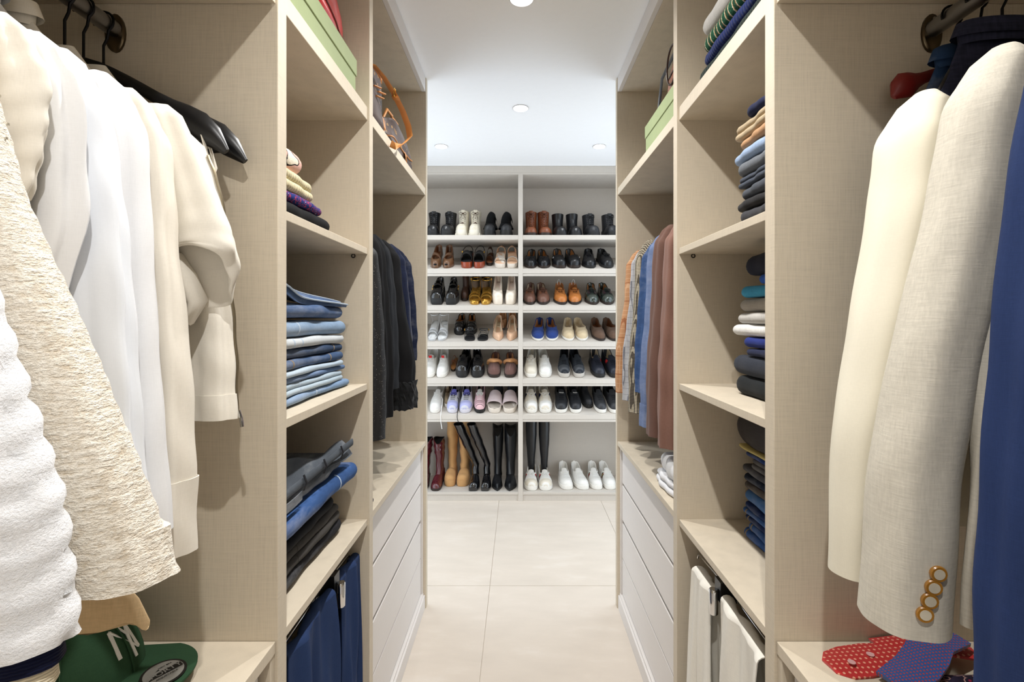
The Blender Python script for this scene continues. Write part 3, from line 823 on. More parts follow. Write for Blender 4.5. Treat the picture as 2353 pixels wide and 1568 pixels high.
def settle():
    """squeeze neighbours that would touch: same shelf, overlapping depth"""
    info = []
    for row, t, parts, mir, yaw in PLACED:
        vs = np.array([v for (pn, mb, m, p) in parts for v in mb.v if v[2] < .13]); sx = -vs[:, 0] if mir else vs[:, 0]
        x = sx*math.cos(yaw) - vs[:, 1]*math.sin(yaw); y = sx*math.sin(yaw) + vs[:, 1]*math.cos(yaw)
        info.append([row, t, t.location.x, x.min(), x.max(), t.location.y + y.min(), t.location.y + y.max()*.96])
    ks = {}
    for a in info:
        k = 1.0; dx = 0.0
        lo, hi = -1e9, 1e9
        for edge in (-.0055, .0315):
            if edge < a[2]: lo = max(lo, edge)
            else: hi = min(hi, edge)
        for b in info:
            if b is a or b[0] != a[0] or b[5] > a[6] or a[5] > b[6]: continue
            if b[2] > a[2]:
                gap = (b[2]+b[3]) - (a[2]+a[4])
                if gap < .0015: hi = min(hi, a[2]+a[4] + (gap-.0015)/2)
            else:
                gap = (a[2]+a[3]) - (b[2]+b[4])
                if gap < .0015: lo = max(lo, a[2]+a[3] - (gap-.0015)/2)
        l, r = a[2]+a[3], a[2]+a[4]
        l2, r2 = max(l, lo), min(r, hi)
        k = (r2-l2)/(r-l)
        if k < .999:
            k = max(k, .72); ks[a[1]] = (k, l2 - a[3]*k)
    for t, (k, x) in ks.items(): t.scale = (k, 1, 1); t.location.x = x
# ------------------------------------------------------------------ what stands on the shoe shelves
BLK = leather('black_leather', (24, 25, 28), .34); BLKP = leather('black_patent', (14, 14, 17), .15, coat=.8, bump=.04); BLKM = leather('black_matte_leather', (34, 36, 40), .5)
CRM = leather('cream_leather', (226, 218, 198), .5); WHT = leather('white_leather', (232, 230, 225), .45, var=.04); OFFW = leather('off_white_leather', (222, 214, 198), .5, var=.05)
BRN = leather('cognac_leather', (128, 70, 40), .4); TANL = leather('tan_leather', (190, 118, 58), .38); DBRN = leather('dark_brown_leather', (66, 42, 32), .45); MBRN = leather('taupe_brown_leather', (112, 78, 64), .45)
IVORY = leather('ivory_patent', (238, 226, 210), .2, coat=.5, var=.03); NUDE = leather('nude_leather', (224, 184, 152), .4, var=.05); GOLDL = leather('gold_foil_leather', (206, 160, 66), .2, coat=.4); GOLDL.node_tree.nodes['Principled BSDF'].inputs['Metallic'].default_value = .8
GREENP = leather('dark_green_patent', (30, 44, 40), .16, coat=.8); BURG = leather('burgundy_leather', (82, 26, 34), .24, coat=.5)
NAVYM = cloth('navy_tape', (28, 34, 66)); REDM = cloth('red_tape', (196, 44, 44)); GRNM = cloth('green_tape', (24, 82, 62))
SUB = suede('blue_suede', (44, 66, 128)); SUBE = suede('beige_suede', (214, 194, 160)); SUBR = suede('brown_suede', (104, 82, 68)); SUTAN = suede('sand_suede', (204, 158, 106)); SUMV = suede('mauve_brown_suede', (112, 84, 78)); FURT = cloth('tan_sheepskin', (206, 150, 100), weave=300, bump=.8, sheen=.1)
LAV = cloth('lavender_mesh', (176, 178, 218), weave=900); LAVG = cloth('pale_grey_mesh', (208, 208, 216), weave=900); PINKM = cloth('pink_mesh', (226, 186, 192), weave=900); PPINK = cloth('pale_pink_felt', (222, 206, 208)); BEDC = plain('cream_foam', (224, 214, 202), .8)
KNB = knit('black_rib_knit', (30, 31, 33), rib=900, axis='x'); WOODR = leather('red_brown_wood', (150, 62, 32), .3, coat=.3, grain=60)
CRYS = plain('crystal_band', (206, 204, 200), .2, metal=.4, var=.5, scale=420); SILV = leather('silver_clear_vinyl', (206, 208, 210), .15, coat=.5); MET = leather('bronze_leather', (110, 78, 54), .3, coat=.3)
R0, R1, R2, R3, R4, R5, R6 = range(7)
# top row: ankle boots
pair('combat_boot', boot(BLK, .205, chunky=.02), 'black lace-up combat boot beside the cream boots', 'boot', R0, (992, 1024), (4, -3), group='black combat boot pair')
pair('combat_boot', boot(CRM, .215, LIN_CREAM, plain('cream_rubber', (228, 222, 206), .6), LACE_BR, chunky=.026), 'cream lace-up combat boot with chunky cream sole', 'boot', R0, (1059, 1090), (0, 2), group='cream combat boot pair')
def sock_boot():
    o = [p for p in boot(BLKM, .19, chunky=.02, laces=False, sock=KNB)]
    m = MB(); R = []
    for i in range(9):                                                   # the knitted leg folds over to one side
        q = i/8; a = q*2.2; cx = .030*(1-math.cos(a)); cz = .13 + .065*math.sin(a) - .04*max(0, q-.6)
        R.append([Vector((cx + (.043-.006*q)*math.cos(t)*math.cos(a*.6), .78*.28 + .052*math.sin(t), cz + (.043-.006*q)*math.cos(t)*-math.sin(a*.6))) for t in np.linspace(0, 2*math.pi, 21)[:-1]])
    m.loft(R); return [p for p in o if p[0] not in ('shaft', 'lining')] + [('knit_leg', m, KNB, None), ('knit_fold', MB().loft([[v + Vector((0, -.004, -.01*k)) for v in [Vector((.046*math.cos(t)*(1+.1*k), .76*.28 + .056*math.sin(t)*(1+.08*k), .125)) for t in np.linspace(0, 2*math.pi, 21)[:-1]]] for k in range(5)], True, False, False), KNB, None)]
pair('sock_boot', sock_boot(), 'black sock boot with a slumped ribbed knit leg', 'boot', R0, (1124, 1162), (0, 2), group='black knit sock boot pair', order=(False, False))
pair('lace_boot', boot(BRN, .21, LIN_TAN, D_SOLE, LACE_BR, chunky=.004, W=.048, L=.29), 'cognac brown leather lace-up ankle boot', 'boot', R0, (1220, 1255), (-2, 3), group='cognac lace boot pair')
pair('zip_boot', boot(BLK, .195, LIN_BR, B_SOLE, laces=False, zip_=True, chunky=.006, W=.048, L=.29), 'black leather zip ankle boot without laces', 'boot', R0, (1290, 1326), (3, 4), group='black zip boot pair')
pair('hiking_boot', boot(BLKM, .19, chunky=.014, W=.050, L=.29), 'black hiking boot with metal lace hooks by the cabinet end panel', 'boot', R0, (1366, 1412), (4, 3), group='black hiking boot pair')
# second row
pair('peep_toe_pump', pump(MET, LIN_BR, lift=.055, plat=.012, W=.040, L=.235, peep=True, toe='almond', sling=False, ankle=False) + [('strap', band(Last(L=.235, W=.040, toe='almond', sole=.02, lift=.055), .42, .05, .06, skew=.16), MET, None), ('buckle', MB().sphere((.034, .085, .045), .008, 8, 6), GOLD, None)], 'bronze brown peep-toe pump with slanting strap', 'shoe', R1, (999, 1027), (0, 0), group='bronze peep-toe pair')
pair('slingback_sandal', sandal(BLK, LIN_B, WOODR, lift=.035, plat=.042, straps=((.30, .16, .062),), ankle=False, sling=True, W=.044), 'black slingback sandal on a glossy red-brown wooden platform', 'sandal', R1, (1071, 1101), (0, 0), group='wooden platform sandal pair')
pair('strap_sandal', sandal(DBRN, LIN_BR, D_SOLE, lift=.03, plat=.02, W=.030, L=.23, straps=((.25, .1, .05), (.62, .06, .07)), ankle=False, sling=False), 'dark brown sandal set back behind the wooden platform sandals', 'sandal', R1, (1123,), (0,), dy=.10)
pair('strap_sandal', sandal(CRYS, NUDE, BEDC, lift=.045, plat=.030, straps=((.24, .045, .045),), ankle=False, sling=False, W=.041) + [('heel_cup', band(Last(L=.245, W=.041, sole=.030, lift=.045), .86, .10, .05, k=1.0), NUDE, None)], 'nude sandal with a crystal toe band and cream platform', 'sandal', R1, (1149, 1177), (0, 0), group='crystal band sandal pair')
pair('tassel_loafer', loafer(BLK, LIN_TAN, tassel=True), 'black leather loafer with tassels', 'shoe', R1, (1220, 1251), (-2, 2), group='black tassel loafer pair')
pair('monk_shoe', monk(BLK), 'black single-strap monk shoe with tan lining', 'shoe', R1, (1289, 1322), (3, 4), group='black monk shoe pair')
pair('derby_shoe', derby(BLK, LACE_B, LIN_B, B_SOLE), 'black lace-up dress shoe beside the monk shoes', 'shoe', R1, (1356, 1399), (-3, 3), group='black dress shoe pair')
# third row
def mary_jane():
    o = loafer(BLKP, LIN_B, B_SOLE, strap=False, W=.047, L=.25, toe='square', chunky=.032, lift=.03, toe_h=.046)
    f = Last(L=.25, W=.047, toe='square', sole=.05, lift=.03)
    for t, h in ((.48, .066), (.62, .078)):
        o.append(('strap', band(f, t, .035, h, k=.95), BLKP, None)); o.append(('buckle', MB().box(.036, .044, t*.25-.007, t*.25+.007, f.zb(t)+.02, f.zb(t)+.036), GOLD, None))
    return o
pair('platform_shoe', mary_jane(), 'black patent platform shoe with two buckled straps', 'shoe', R2, (1002, 1038), (0, 0), group='black patent platform pair')
pair('ankle_boot', boot(DBRN, .165, LIN_B, D_SOLE, laces=False, chunky=.004, L=.22, W=.030, top_w=.030), 'dark brown ankle boot standing behind the gold sandals', 'boot', R2, (1066,), (0,), dy=.11)
leaned('loafer', loafer(suede('taupe_suede', (134, 118, 104)), LIN_B, D_SOLE, L=.19, W=.034), 'taupe suede shoe stood on its toe behind the gold sandals', 'shoe', R2, (1091, 1113), group='taupe suede shoe pair')
pair('strap_sandal', sandal(GOLDL, GOLDL, GOLDL, lift=.05, plat=.02, straps=((.22, .05, .038), (.36, .035, .05)), ankle=True, W=.042), 'metallic gold sandal with thin ankle strap', 'sandal', R2, (1090, 1116), (0, 0), group='gold sandal pair')
pair('platform_pump', pump(IVORY, leather('blush_lining', (226, 208, 196), .6), lift=.06, plat=.046, W=.040, L=.235, toe='round', ankle=True, buckle=GOLD, heel_taper=.6), 'ivory patent platform pump with ankle strap', 'shoe', R2, (1144, 1172), (2, -4), group='ivory platform pump pair')
pair('derby_shoe', derby(MBRN, LACE_BR, LIN_CREAM, D_SOLE, facing=suede('rust_suede', (138, 88, 62))), 'taupe brown derby shoe with suede lace panel', 'shoe', R2, (1217, 1249), (-2, 2), group='taupe brown derby pair')
LOOP = [('lace_loop', MB().tube([(.012*math.cos(a), .26, .085 + .04*math.sin(a)) for a in np.linspace(0, math.pi, 11)], .002, 5), LACE_W, None)]
pair('brogue_shoe', derby(TANL, LACE_BR, LIN_TAN, D_SOLE, brogue=True, W=.049) + LOOP, 'light tan leather brogue with brown laces', 'shoe', R2, (1291, 1322), (1, -2), group='tan brogue pair')
pair('derby_shoe', derby(GREENP, LACE_B, LIN_TAN, D_SOLE, brogue=True, toe_mat=leather('grey_green_patent', (72, 80, 74), .2, coat=.7), facing=leather('plum_patent', (58, 34, 46), .18, coat=.7)), 'dark green and plum patent derby shoe', 'shoe', R2, (1363, 1400), (-2, 2), group='green patent derby pair')
# fourth row
pair('clear_sandal', sandal(SILV, plain('pearl_footbed', (214, 214, 212), .4), SILV, lift=.06, plat=.012, straps=((.24, .05, .045), (.36, .04, .05)), ankle=True, W=.038, buckle=None), 'silvery clear vinyl sandal with ankle strap', 'sandal', R3, (993, 1013), (0, 0), group='clear vinyl sandal pair')
pair('loafer', loafer(BLKP, LIN_TAN, B_SOLE, W=.040, L=.235, toe='round', chunky=.012), 'black patent loafer with tan lining set back on its shelf', 'shoe', R3, (1054, 1081), (0, 0), dy=.135, group='black patent loafer pair')
pair('strappy_sandal', sandal(BLK, LIN_B, B_SOLE, lift=.0, plat=.008, straps=((.2, .02, .03), (.38, .02, .045), (.56, .02, .05)), ankle=True, ankle_z=.05, W=.038, L=.11, heel_lo=None), 'flat black strappy sandal before the patent loafers', 'sandal', R3, (1080, 1107), (6, -8), group='black strappy sandal pair')
pair('slingback_pump', pump(NUDE, LIN_CREAM, lift=.05, W=.042, L=.26, toe='pointed', sling=True, plat=.0, heel_taper=.45), 'nude pointed slingback pump beside the divider', 'shoe', R3, (1145, 1174), (2, -3), group='nude slingback pair')
leaned('pump', pump(leather('caramel_leather', (190, 146, 108), .4), LIN_TAN, lift=.03, W=.034, L=.19, toe='almond'), 'caramel pump stood on its toe behind the nude slingbacks', 'shoe', R3, (1156, 1177), group='caramel pump pair')
pair('loafer', loafer(SUB, LIN_TAN, W_SOLE, W=.050), 'blue suede loafer with white sole', 'shoe', R3, (1236, 1269), (-4, 0), group='blue suede loafer pair')
pair('loafer', loafer(SUBE, LIN_CREAM, W_SOLE, W=.049), 'beige suede loafer beside the blue pair', 'shoe', R3, (1308, 1340), (-2, 3), group='beige suede loafer pair')
pair('loafer', loafer(SUBR, LIN_BR, D_SOLE, W=.049), 'brown suede loafer beside the beige pair', 'shoe', R3, (1382, 1414), (4, 5), group='brown suede loafer pair')
# fifth row
REDTAB = lambda f: ('tongue_label', MB().box(-.012, .012, .40*f.L, .42*f.L, f.zb(.4)+.080, f.zb(.4)+.098), REDM, 'tongue')
pair('sneaker', sneaker(WHT, extra=(REDTAB,), W=.051), 'white sneaker with a red label on its tongue', 'sneaker', R4, (984, 1016), (-1, 1), group='white red-label sneaker pair')
pair('strap_sandal', sandal(leather('cognac_strap', (140, 78, 44), .4), LIN_TAN, D_SOLE, lift=.0, plat=.014, straps=((.3, .06, .05), (.6, .03, .06)), ankle=False, heel_lo=None, L=.22, W=.026), 'cognac sandal tucked behind the red-label sneakers', 'sandal', R4, (1038,), (0,), dy=.12)
pair('chunky_derby', derby(BLKP, LACE_B, LIN_B, B_SOLE, chunky=.034, toe='round', W=.049, L=.27), 'black patent lace-up shoe with a thick rubber sole', 'shoe', R4, (1060, 1097), (-4, 4), group='black chunky lace-up pair')
pair('slipper', slipper(SUMV, FURT), 'mauve brown suede slipper with tan sheepskin cuff', 'shoe', R4, (1136, 1172), (0, 0), group='sheepskin slipper pair')
pair('sneaker', sneaker(OFFW, stripes=()), 'off-white plain leather sneaker beside the divider', 'sneaker', R4, (1220,), (-3,))
pair('sneaker', sneaker(WHT, stripes=()), 'bright white plain leather sneaker beside the dark runners', 'sneaker', R4, (1254,), (3,), order=(False, False))
RUN = cloth('charcoal_mesh', (46, 50, 56), weave=900)
pair('running_shoe', sneaker(RUN, plain('grey_cream_rubber', (196, 190, 182), .6), LIN_B, LACE_B, toe_mat=leather('grey_toe_leather', (58, 61, 66), .5), tie=False, chunky=.004), 'charcoal grey running shoe with pale sole edge', 'sneaker', R4, (1298, 1331), (-4, 4), group='charcoal running shoe pair')
BEE = lambda f: ('bee_patch', f.patch(.42, .52, 3, 6.5, .0025, 3, 4), REDM, 'upper')
pair('sneaker', sneaker(leather('navy_black_leather', (30, 34, 46), .45), B_SOLE, LIN_CREAM, LACE_B, extra=(BEE,), tie=False), 'navy black sneaker with a small red emblem on its side', 'sneaker', R4, (1380, 1414), (3, 6), group='red emblem sneaker pair')
# sixth row
pair('sneaker', sneaker(WHT, W=.052, tie=False), 'single white sneaker with one lace trailing over the shelf edge', 'sneaker', R5, (1000,), (-4,))
pair('sneaker', sneaker(leather('khaki_leather', (142, 124, 98), .6), lining=LIN_BR, lace=LACE_BR, L=.23, W=.028), 'khaki brown sneaker tucked behind the white sneaker', 'sneaker', R5, (1022,), (0,), dy=.10)
pair('running_shoe', sneaker(LAVG, plain('pale_lilac_rubber', (214, 212, 222), .6), LIN_B, LACE_B, toe_mat=LAV, tongue_mat=plain('violet_blue_mesh', (118, 118, 206), .8), collar=LIN_B, tie=True), 'pale lavender running shoe with black laces', 'sneaker', R5, (1036, 1070), (-1, 1), group='lavender running shoe pair')
def pink_lines(f):
    m = MB()
    for k in range(4): q = f.patch(.05+.05*k, .058+.05*k, 2, 22, .0016, 1, 16); m.add(q.v, q.f)
    for k in range(4): q = f.patch(.27+.06*k, .278+.06*k, 2, 8, .0016, 1, 6); m.add(q.v, q.f); q = f.patch(.27+.06*k, .278+.06*k, 16, 22, .0016, 1, 6); m.add(q.v, q.f)
    return ('wavy_lines', m, LIN_B, 'upper')
pair('running_shoe', sneaker(PINKM, B_SOLE, LIN_B, LACE_W, extra=(pink_lines,), tongue_mat=LIN_W, W=.045), 'single pink running shoe with thin black contour lines', 'sneaker', R5, (1101,), (2,))
pair('slide_sandal', slide(PPINK, BEDC), 'pale pink slide with a wide wrap strap', 'sandal', R5, (1135, 1171), (-2, 0), group='pale pink slide pair')
leaned('sneaker', sneaker(RUN, B_SOLE, LIN_B, LACE_B, tie=False, L=.15, W=.034), 'dark sneaker stood on its toe behind the pink slides', 'sneaker', R5, (1146, 1176), group='dark sneakers behind the pink slides')
pair('sneaker', sneaker(OFFW, stripes=((NAVYM, .44, .56),), toe_mat=WHT), 'white sneaker with a navy side band above the riding boots', 'sneaker', R5, (1221, 1254), (-1, 2), group='navy band white sneaker pair')
def brandtag(f):
    mb = text_mesh('PRADA', .011); Mx = Matrix.Translation(f.pt(.40, 12) + Vector((0, -.002, .020))) @ Matrix.Rotation(math.radians(42), 4, 'X'); return ('tongue_lettering', xform(mb, Mx), W_SOLE, 'tongue')
pair('sneaker', sneaker(BLKM, W_SOLE, LIN_B, LACE_B, extra=(brandtag,), tie=False), 'black leather sneaker with white sole and lettered tongue', 'sneaker', R5, (1291, 1325), (-2, 2), group='black lettered sneaker pair', order=(False, False))
pair('sneaker', sneaker(leather('grey_black_leather', (48, 50, 54), .5), W_SOLE, LIN_B, LACE_B, tie=False), 'dark grey sneaker with white sole beside the black lettered pair', 'sneaker', R5, (1382, 1415), (2, 4), group='dark grey sneaker pair')
pair('sneaker', sneaker(BLKM, B_SOLE, LIN_B, LACE_B, tie=False, W=.046), 'all-black sneaker set back beside the dark grey pair', 'sneaker', R5, (1355,), (6,), dy=.09)
# bottom deck: tall boots and white sneakers
pair('ankle_boot', tall_boot(BURG, .35, LIN_B, D_SOLE, toe='round', W=.046, L=.27, lift=.04, calf=.048, leanx=.05, slouch=.004, vnotch=.04), 'glossy burgundy calf boot with slack top', 'boot', R6, (1001, 964), (-2, -1), group='burgundy boot pair')
pair('tall_boot', tall_boot(SUTAN, .50, LIN_TAN, SUTAN, toe='round', W=.050, L=.25, lift=.0, chunky=.032, calf=.050, heel=False, slouch=.004), 'sand suede tall boot with chunky sole', 'boot', R6, (1030, 1063), (0, 0), dy=.115, group='sand suede boot pair')
pair('tall_boot', tall_boot(BLKP, .50, LIN_B, BLKP, toe='square', W=.040, L=.25, lift=.04, chunky=.008, calf=.040, leanx=-.36, leany=-.36, slouch=.0025), 'black patent tall boot leaning to one side', 'boot', R6, (1087, 1117), (0, 0), dy=.02, group='leaning black patent boot pair', order=(False, False))
pair('cowboy_boot', tall_boot(BLK, .452, leather('grey_lining', (52, 50, 48), .6), B_SOLE, toe='pointed', W=.044, L=.28, lift=.045, calf=.048, vnotch=.085, slouch=.001), 'black pointed cowboy boot with deep V-cut top', 'boot', R6, (1140, 1172), (0, 0), group='black cowboy boot pair')
pair('riding_boot', tall_boot(BLK, .515, LIN_B, B_SOLE, toe='almond', W=.036, L=.13, lift=.02, calf=.044, slouch=.001), 'slim black riding boot behind the striped white sneakers', 'boot', R6, (1220, 1249), (180, 180), dy=.365, group='slim black riding boot pair')
pair('sneaker', sneaker(WHT, stripes=((REDM, .47, .52), (NAVYM, .41, .47)), lining=LIN_CREAM, toe_mat=OFFW, L=.26), 'white sneaker with red and navy side stripe on the bottom deck', 'sneaker', R6, (1221, 1255), (-2, 3), dy=.03, group='red and navy stripe sneaker pair')
pair('sneaker', sneaker(WHT, heel_mat=NAVYM, tie=False), 'white sneaker with a navy heel tab on the bottom deck', 'sneaker', R6, (1305, 1342), (3, 9), dy=.045, group='navy heel sneaker pair', order=(True, True))
pair('sneaker', sneaker(WHT, stripes=((GRNM, .40, .435), (REDM, .435, .475), (GRNM, .475, .51)), tie=False, extra=(lambda f: ('bee_emblem', f.patch(.43, .48, 3, 5, .003, 2, 3), GOLD, 'upper'),)), 'white sneaker with green and red side stripe', 'sneaker', R6, (1374, 1404), (1, 3), dy=.05, group='green and red stripe sneaker pair')
settle()

def lace_trail(name, px, row, m, ln, dx):
    """a loose lace that hangs over the shelf edge belongs to its shoe"""
    t = min((o for o in bpy.data.objects if o.name.split('.')[0] == name and o.parent is None and abs(o.location.z - spot(px, row)[0][2]) < .02), key=lambda o: abs(o.location.x - spot(px, row)[0][0]))
    (x, Y, z), _ = spot(px, row, .022)
    pts = [Vector((x+.02, Y+.12, z+.115)), Vector((x+dx, Y+.06, z+.095)), Vector((x+dx+.004, Y+.012, z+.055)), Vector((x+dx+.002, YU-.004, z+.012)), Vector((x+dx, YU-.007, z-.02)), Vector((x+dx+.002, YU-.007, z-ln*.6)), Vector((x+dx+.010, YU-.007, z-ln))]
    obj('trailing_lace', MB().tube(pts, .0026, 6, flat=.5), m, t, 60)
bpy.context.view_layer.update()
lace_trail('sneaker', 1000, R5, LACE_W, .11, .045)
lace_trail('running_shoe', 1036, R5, LACE_B, .065, .050)
# ================================================================== hanging clothes
def body_mb(xr, yc, T, hem, tipd, ztip, zneck, flare=0.0, seed=0, folds=.006, neckw=.065, hem_drop=0.0, n=44):
    zs = list(np.linspace(hem, ztip-.05, 14)) + list(np.linspace(ztip-.03, zneck, 7)); R = []
    for z in zs:
        if z > ztip-.04: q = (z-(ztip-.04))/(zneck-ztip+.04); d = tipd*(1-q) + neckw*q - .01*math.sin(math.pi*q)
        else: d = tipd + flare*(ztip-z)
        low = min(1.0, max(0.0, (zneck-z)/(zneck-hem))); t = T*(.45 + .75*low) if z < ztip else T*(.62 if z < zneck-.01 else .5)
        ring = []
        for j in range(n):
            a = 2*math.pi*j/n; ca, sa = math.cos(a), math.sin(a)
            x = d*abs(ca)**.7*(1 if ca > 0 else -1); y = t*abs(sa)**.8*(1 if sa > 0 else -1)
            f = folds*low*(math.sin(6*x/.10 + seed*2.1 + 1.1*z) + .5*math.sin(13*x/.10 + seed + 3*z))
            xx = folds*1.2*low*math.sin(z*17 + seed*3 + 5*sa)
            ring.append(Vector((xr + x + xx*ca, yc + y + f, z - (hem_drop*abs(ca) if z == hem else 0))))
        R.append(ring)
    return MB().loft(R, True, True, False)

def sleeve_mb(path, rx, ry, seed=0, fold=.10, wr=.05, n=28, steps=26, hollow=True, puff=None, lob=5, tilt=0.0):
    """cloth tube hanging along a path; sections lie flat (across z)"""
    m = len(path); tt = np.linspace(0, 1, steps); ks = np.linspace(0, 1, m)
    def cub(vals):
        vals = np.array(vals, float); out = np.interp(tt, ks, vals)
        for _ in range(3): out[1:-1] = out[:-2]*.25 + out[1:-1]*.5 + out[2:]*.25
        return out
    X, Y, Z = (cub([p[i] for p in path]) for i in range(3)); RX, RY = cub(rx), cub(ry); R = []
    for i in range(steps):
        ring = []
        for j in range(n):
            a = 2*math.pi*j/n
            k = 1 + fold*math.sin(lob*a + seed + 2.2*tt[i]) + fold*.5*math.sin((lob+3)*a - seed*1.7 + 4*tt[i]) + wr*math.sin(38*tt[i] + 3*math.sin(a+seed) + seed)*(tt[i] > .1)
            if puff: k *= puff(tt[i], a)
            if i == 0: k *= .45
            ring.append(Vector((X[i] + RX[i]*k*math.cos(a), Y[i] + RY[i]*k*math.sin(a), Z[i] + (.012 if i == 0 else 0) - tilt*tt[i]**2*math.sin(a))))
        R.append(ring)
    if hollow:
        e = R[-1]; c = sum(e, Vector())/n
        R += [[c + (p-c)*.93 + Vector((0, 0, .001)) for p in e], [c + (p-c)*.86 + Vector((0, 0, .05)) for p in e]]
    return MB().loft(R), R

def ring_band(R, i0, i1, off, thick=True):
    """a band lying over part of a lofted tube (rings i0..i1)"""
    rows = []
    for r in R[i0:i1+1]:
        c = sum(r, Vector())/len(r); rows.append([c + (p-c)*(1+off) for p in r])
    e = rows[-1]; c = sum(e, Vector())/len(e); s0 = rows[0]; c0 = sum(s0, Vector())/len(s0)
    rows = [[c0 + (p-c0)*(1-off*.8) for p in s0]] + rows + [[c + (p-c)*(1-off*2) + Vector((0, 0, .001)) for p in e]]
    return MB().loft(rows, True, False, False)

M_HANG = plain('black_hanger_plastic', (18, 18, 20), .32)
M_HWIRE = metal('dark_hook_steel', (40, 40, 42), .3)
def hanger(s, xr, y, zr=1.862, tipd=.215, ztip=1.645, mat=None, label='black plastic hanger', group=None, zneck=1.775, wide=.008, bar=True, name='clothes_hanger', inner=None):
    t = thing(name, label, 'hanger', (xr, y, ztip), group=group)
    pts = [(xr + .0172*math.cos(a), y, zr + .0172*math.sin(a)) for a in np.linspace(math.radians(200), math.radians(-60), 16)]
    pts += [(xr + .006, y, zr - .030), (xr, y, zr - .042), (xr, y, zneck)]
    obj('hook', MB().tube(pts, .0021, 6), M_HWIRE, t, 50)
    sh = []
    if inner:                                              # hidden inside a garment: follows its shoulder line from below
        gt, gz, gn = inner
        sh = [(xr + x, y, gz - .04 + (gt - max(abs(x), .065))/(gt - .065)*(gn - gz + .04) - .020) for x in np.linspace(-gt*.82, gt*.82, 21)]
        obj('shoulder_bar', MB().tube(sh, .0032, 8), mat or M_HANG, t, 50)
        return t
    for u in np.linspace(-1, 1, 21):
        a = abs(u); z = zneck - .004 - (zneck-ztip)*(a**1.25) - .012*max(0, a-.85)/.15
        sh.append((xr + u*tipd, y, z))
    obj('shoulder_bar', MB().tube(sh, [.0052 + .0075*math.exp(-((abs(u)-.80)/.17)**2) - .004*max(0, abs(u)-.9)/.1 for u in np.linspace(-1, 1, 21)], 10, flat=1.8), mat or M_HANG, t, 50)
    if bar: obj('trouser_bar', MB().tube([(xr - tipd*.86, y, ztip+.004), (xr, y, ztip-.012), (xr + tipd*.86, y, ztip+.004)], .0045, 8), mat or M_HANG, t, 50)
    return t

def garment(name, label, cat, s, yc, mat, hem, sleeve=None, xr=None, T=.014, tipd=.205, ztip=1.64, zneck=1.748, zr=1.862, flare=0.0, seed=0, group=None, folds=.005, collar=None, hang=True, hlabel=None, hgroup='black hangers on the wardrobe rail', smat=None, hmat=None, extra=None, body=True):
    xr = xr if xr is not None else (-.718 if s < 0 else .735)
    t = thing(name, label, cat, (xr, yc, hem), group=group)
    if body: obj('body', body_mb(xr, yc, T, hem, tipd, ztip, zneck, flare, seed, folds), mat, t, 60)
    out = {}
    if sleeve:
        mb, R = sleeve_mb(sleeve['path'], sleeve['rx'], sleeve['ry'], seed, sleeve.get('fold', .10), sleeve.get('wr', .04), puff=sleeve.get('puff'), steps=sleeve.get('steps', 46), n=sleeve.get('n', 44), lob=sleeve.get('lob', 5), tilt=sleeve.get('tilt', 0.0))
        so = obj('sleeve', mb, smat or mat, t, 70); out['R'] = R; out['sleeve'] = so
        if sleeve.get('cuff'):
            i0, i1, of = sleeve['cuff']; out['cuff'] = obj('cuff', ring_band(R, round(i0/25*45), 45, of), sleeve.get('cuff_mat', smat or mat), so, 60)
    if collar:
        cr = []
        for k, (r, dz) in enumerate(((.062, -.006), (.064, .012), (.058, .030), (.066, .026), (.074, .004))):
            cr.append([Vector((xr + r*1.05*math.cos(a), yc + max(r*.30, T*.55)*math.sin(a), zneck + dz)) for a in np.linspace(0, 2*math.pi, 25)[:-1]])
        obj('collar', MB().loft(cr, True, False, False), collar, t, 60)
    if extra: extra(t, out)
    if hang: hanger(s, xr, yc, zr, tipd-.035, ztip-.012, hmat, hlabel or ('hanger inside the ' + name.replace('_', ' ')), None, zneck=zneck-.021, bar=False, inner=(tipd, ztip, zneck))
    return t

# ---- cloths
def tweed():
    t = NT('cream_boucle_tweed', .95, spec=.2); c = s2l((226, 217, 202))
    a = t.noise(t.coord((70, 70, 210)), 1, 3, .7); b = t.noise(t.coord(), 260, 3, .7)
    f = t.math('ADD', t.math('MULTIPLY', a, .6), t.math('MULTIPLY', b, .4))
    t.color(t.ramp(f, [(.32, s2l((204, 188, 164))), (.5, c), (.64, s2l((246, 240, 228)))])); t.bump(f, .7, .008)
    t.b.inputs['Sheen Weight'].default_value = .3
    return t.m
def fleece():
    t = NT('white_fleece', 1.0, spec=.1); a = t.noise(t.coord(), 420, 4, .7); b = t.noise(t.coord(), 60, 3)
    f = t.math('ADD', t.math('MULTIPLY', a, .6), t.math('MULTIPLY', b, .4))
    t.color(t.ramp(f, [(.3, s2l((226, 228, 232))), (.7, s2l((250, 250, 252)))])); t.bump(f, .6, .004); t.b.inputs['Sheen Weight'].default_value = .6
    return t.m
M_TWEED, M_FLEECE = tweed(), fleece()
W1 = cloth('white_cotton', (228, 228, 229), weave=900, var=.03, bump=.1); W2 = cloth('white_satin', (224, 227, 232), rough=.5, weave=1200, var=.02, bump=.05, sheen=.3); W3 = cloth('ivory_crepe', (230, 224, 212), weave=900, var=.04, bump=.12); W4 = cloth('cream_poplin', (229, 222, 209), weave=900, var=.04, bump=.12)
BEIGEP = cloth('beige_pleated_jersey', (206, 178, 138), weave=500, var=.10)
NAVYRIB = knit('navy_rib', (22, 26, 52), rib=700, axis='z'); CREAMRIB = knit('cream_rib', (236, 224, 196), rib=700, axis='z')

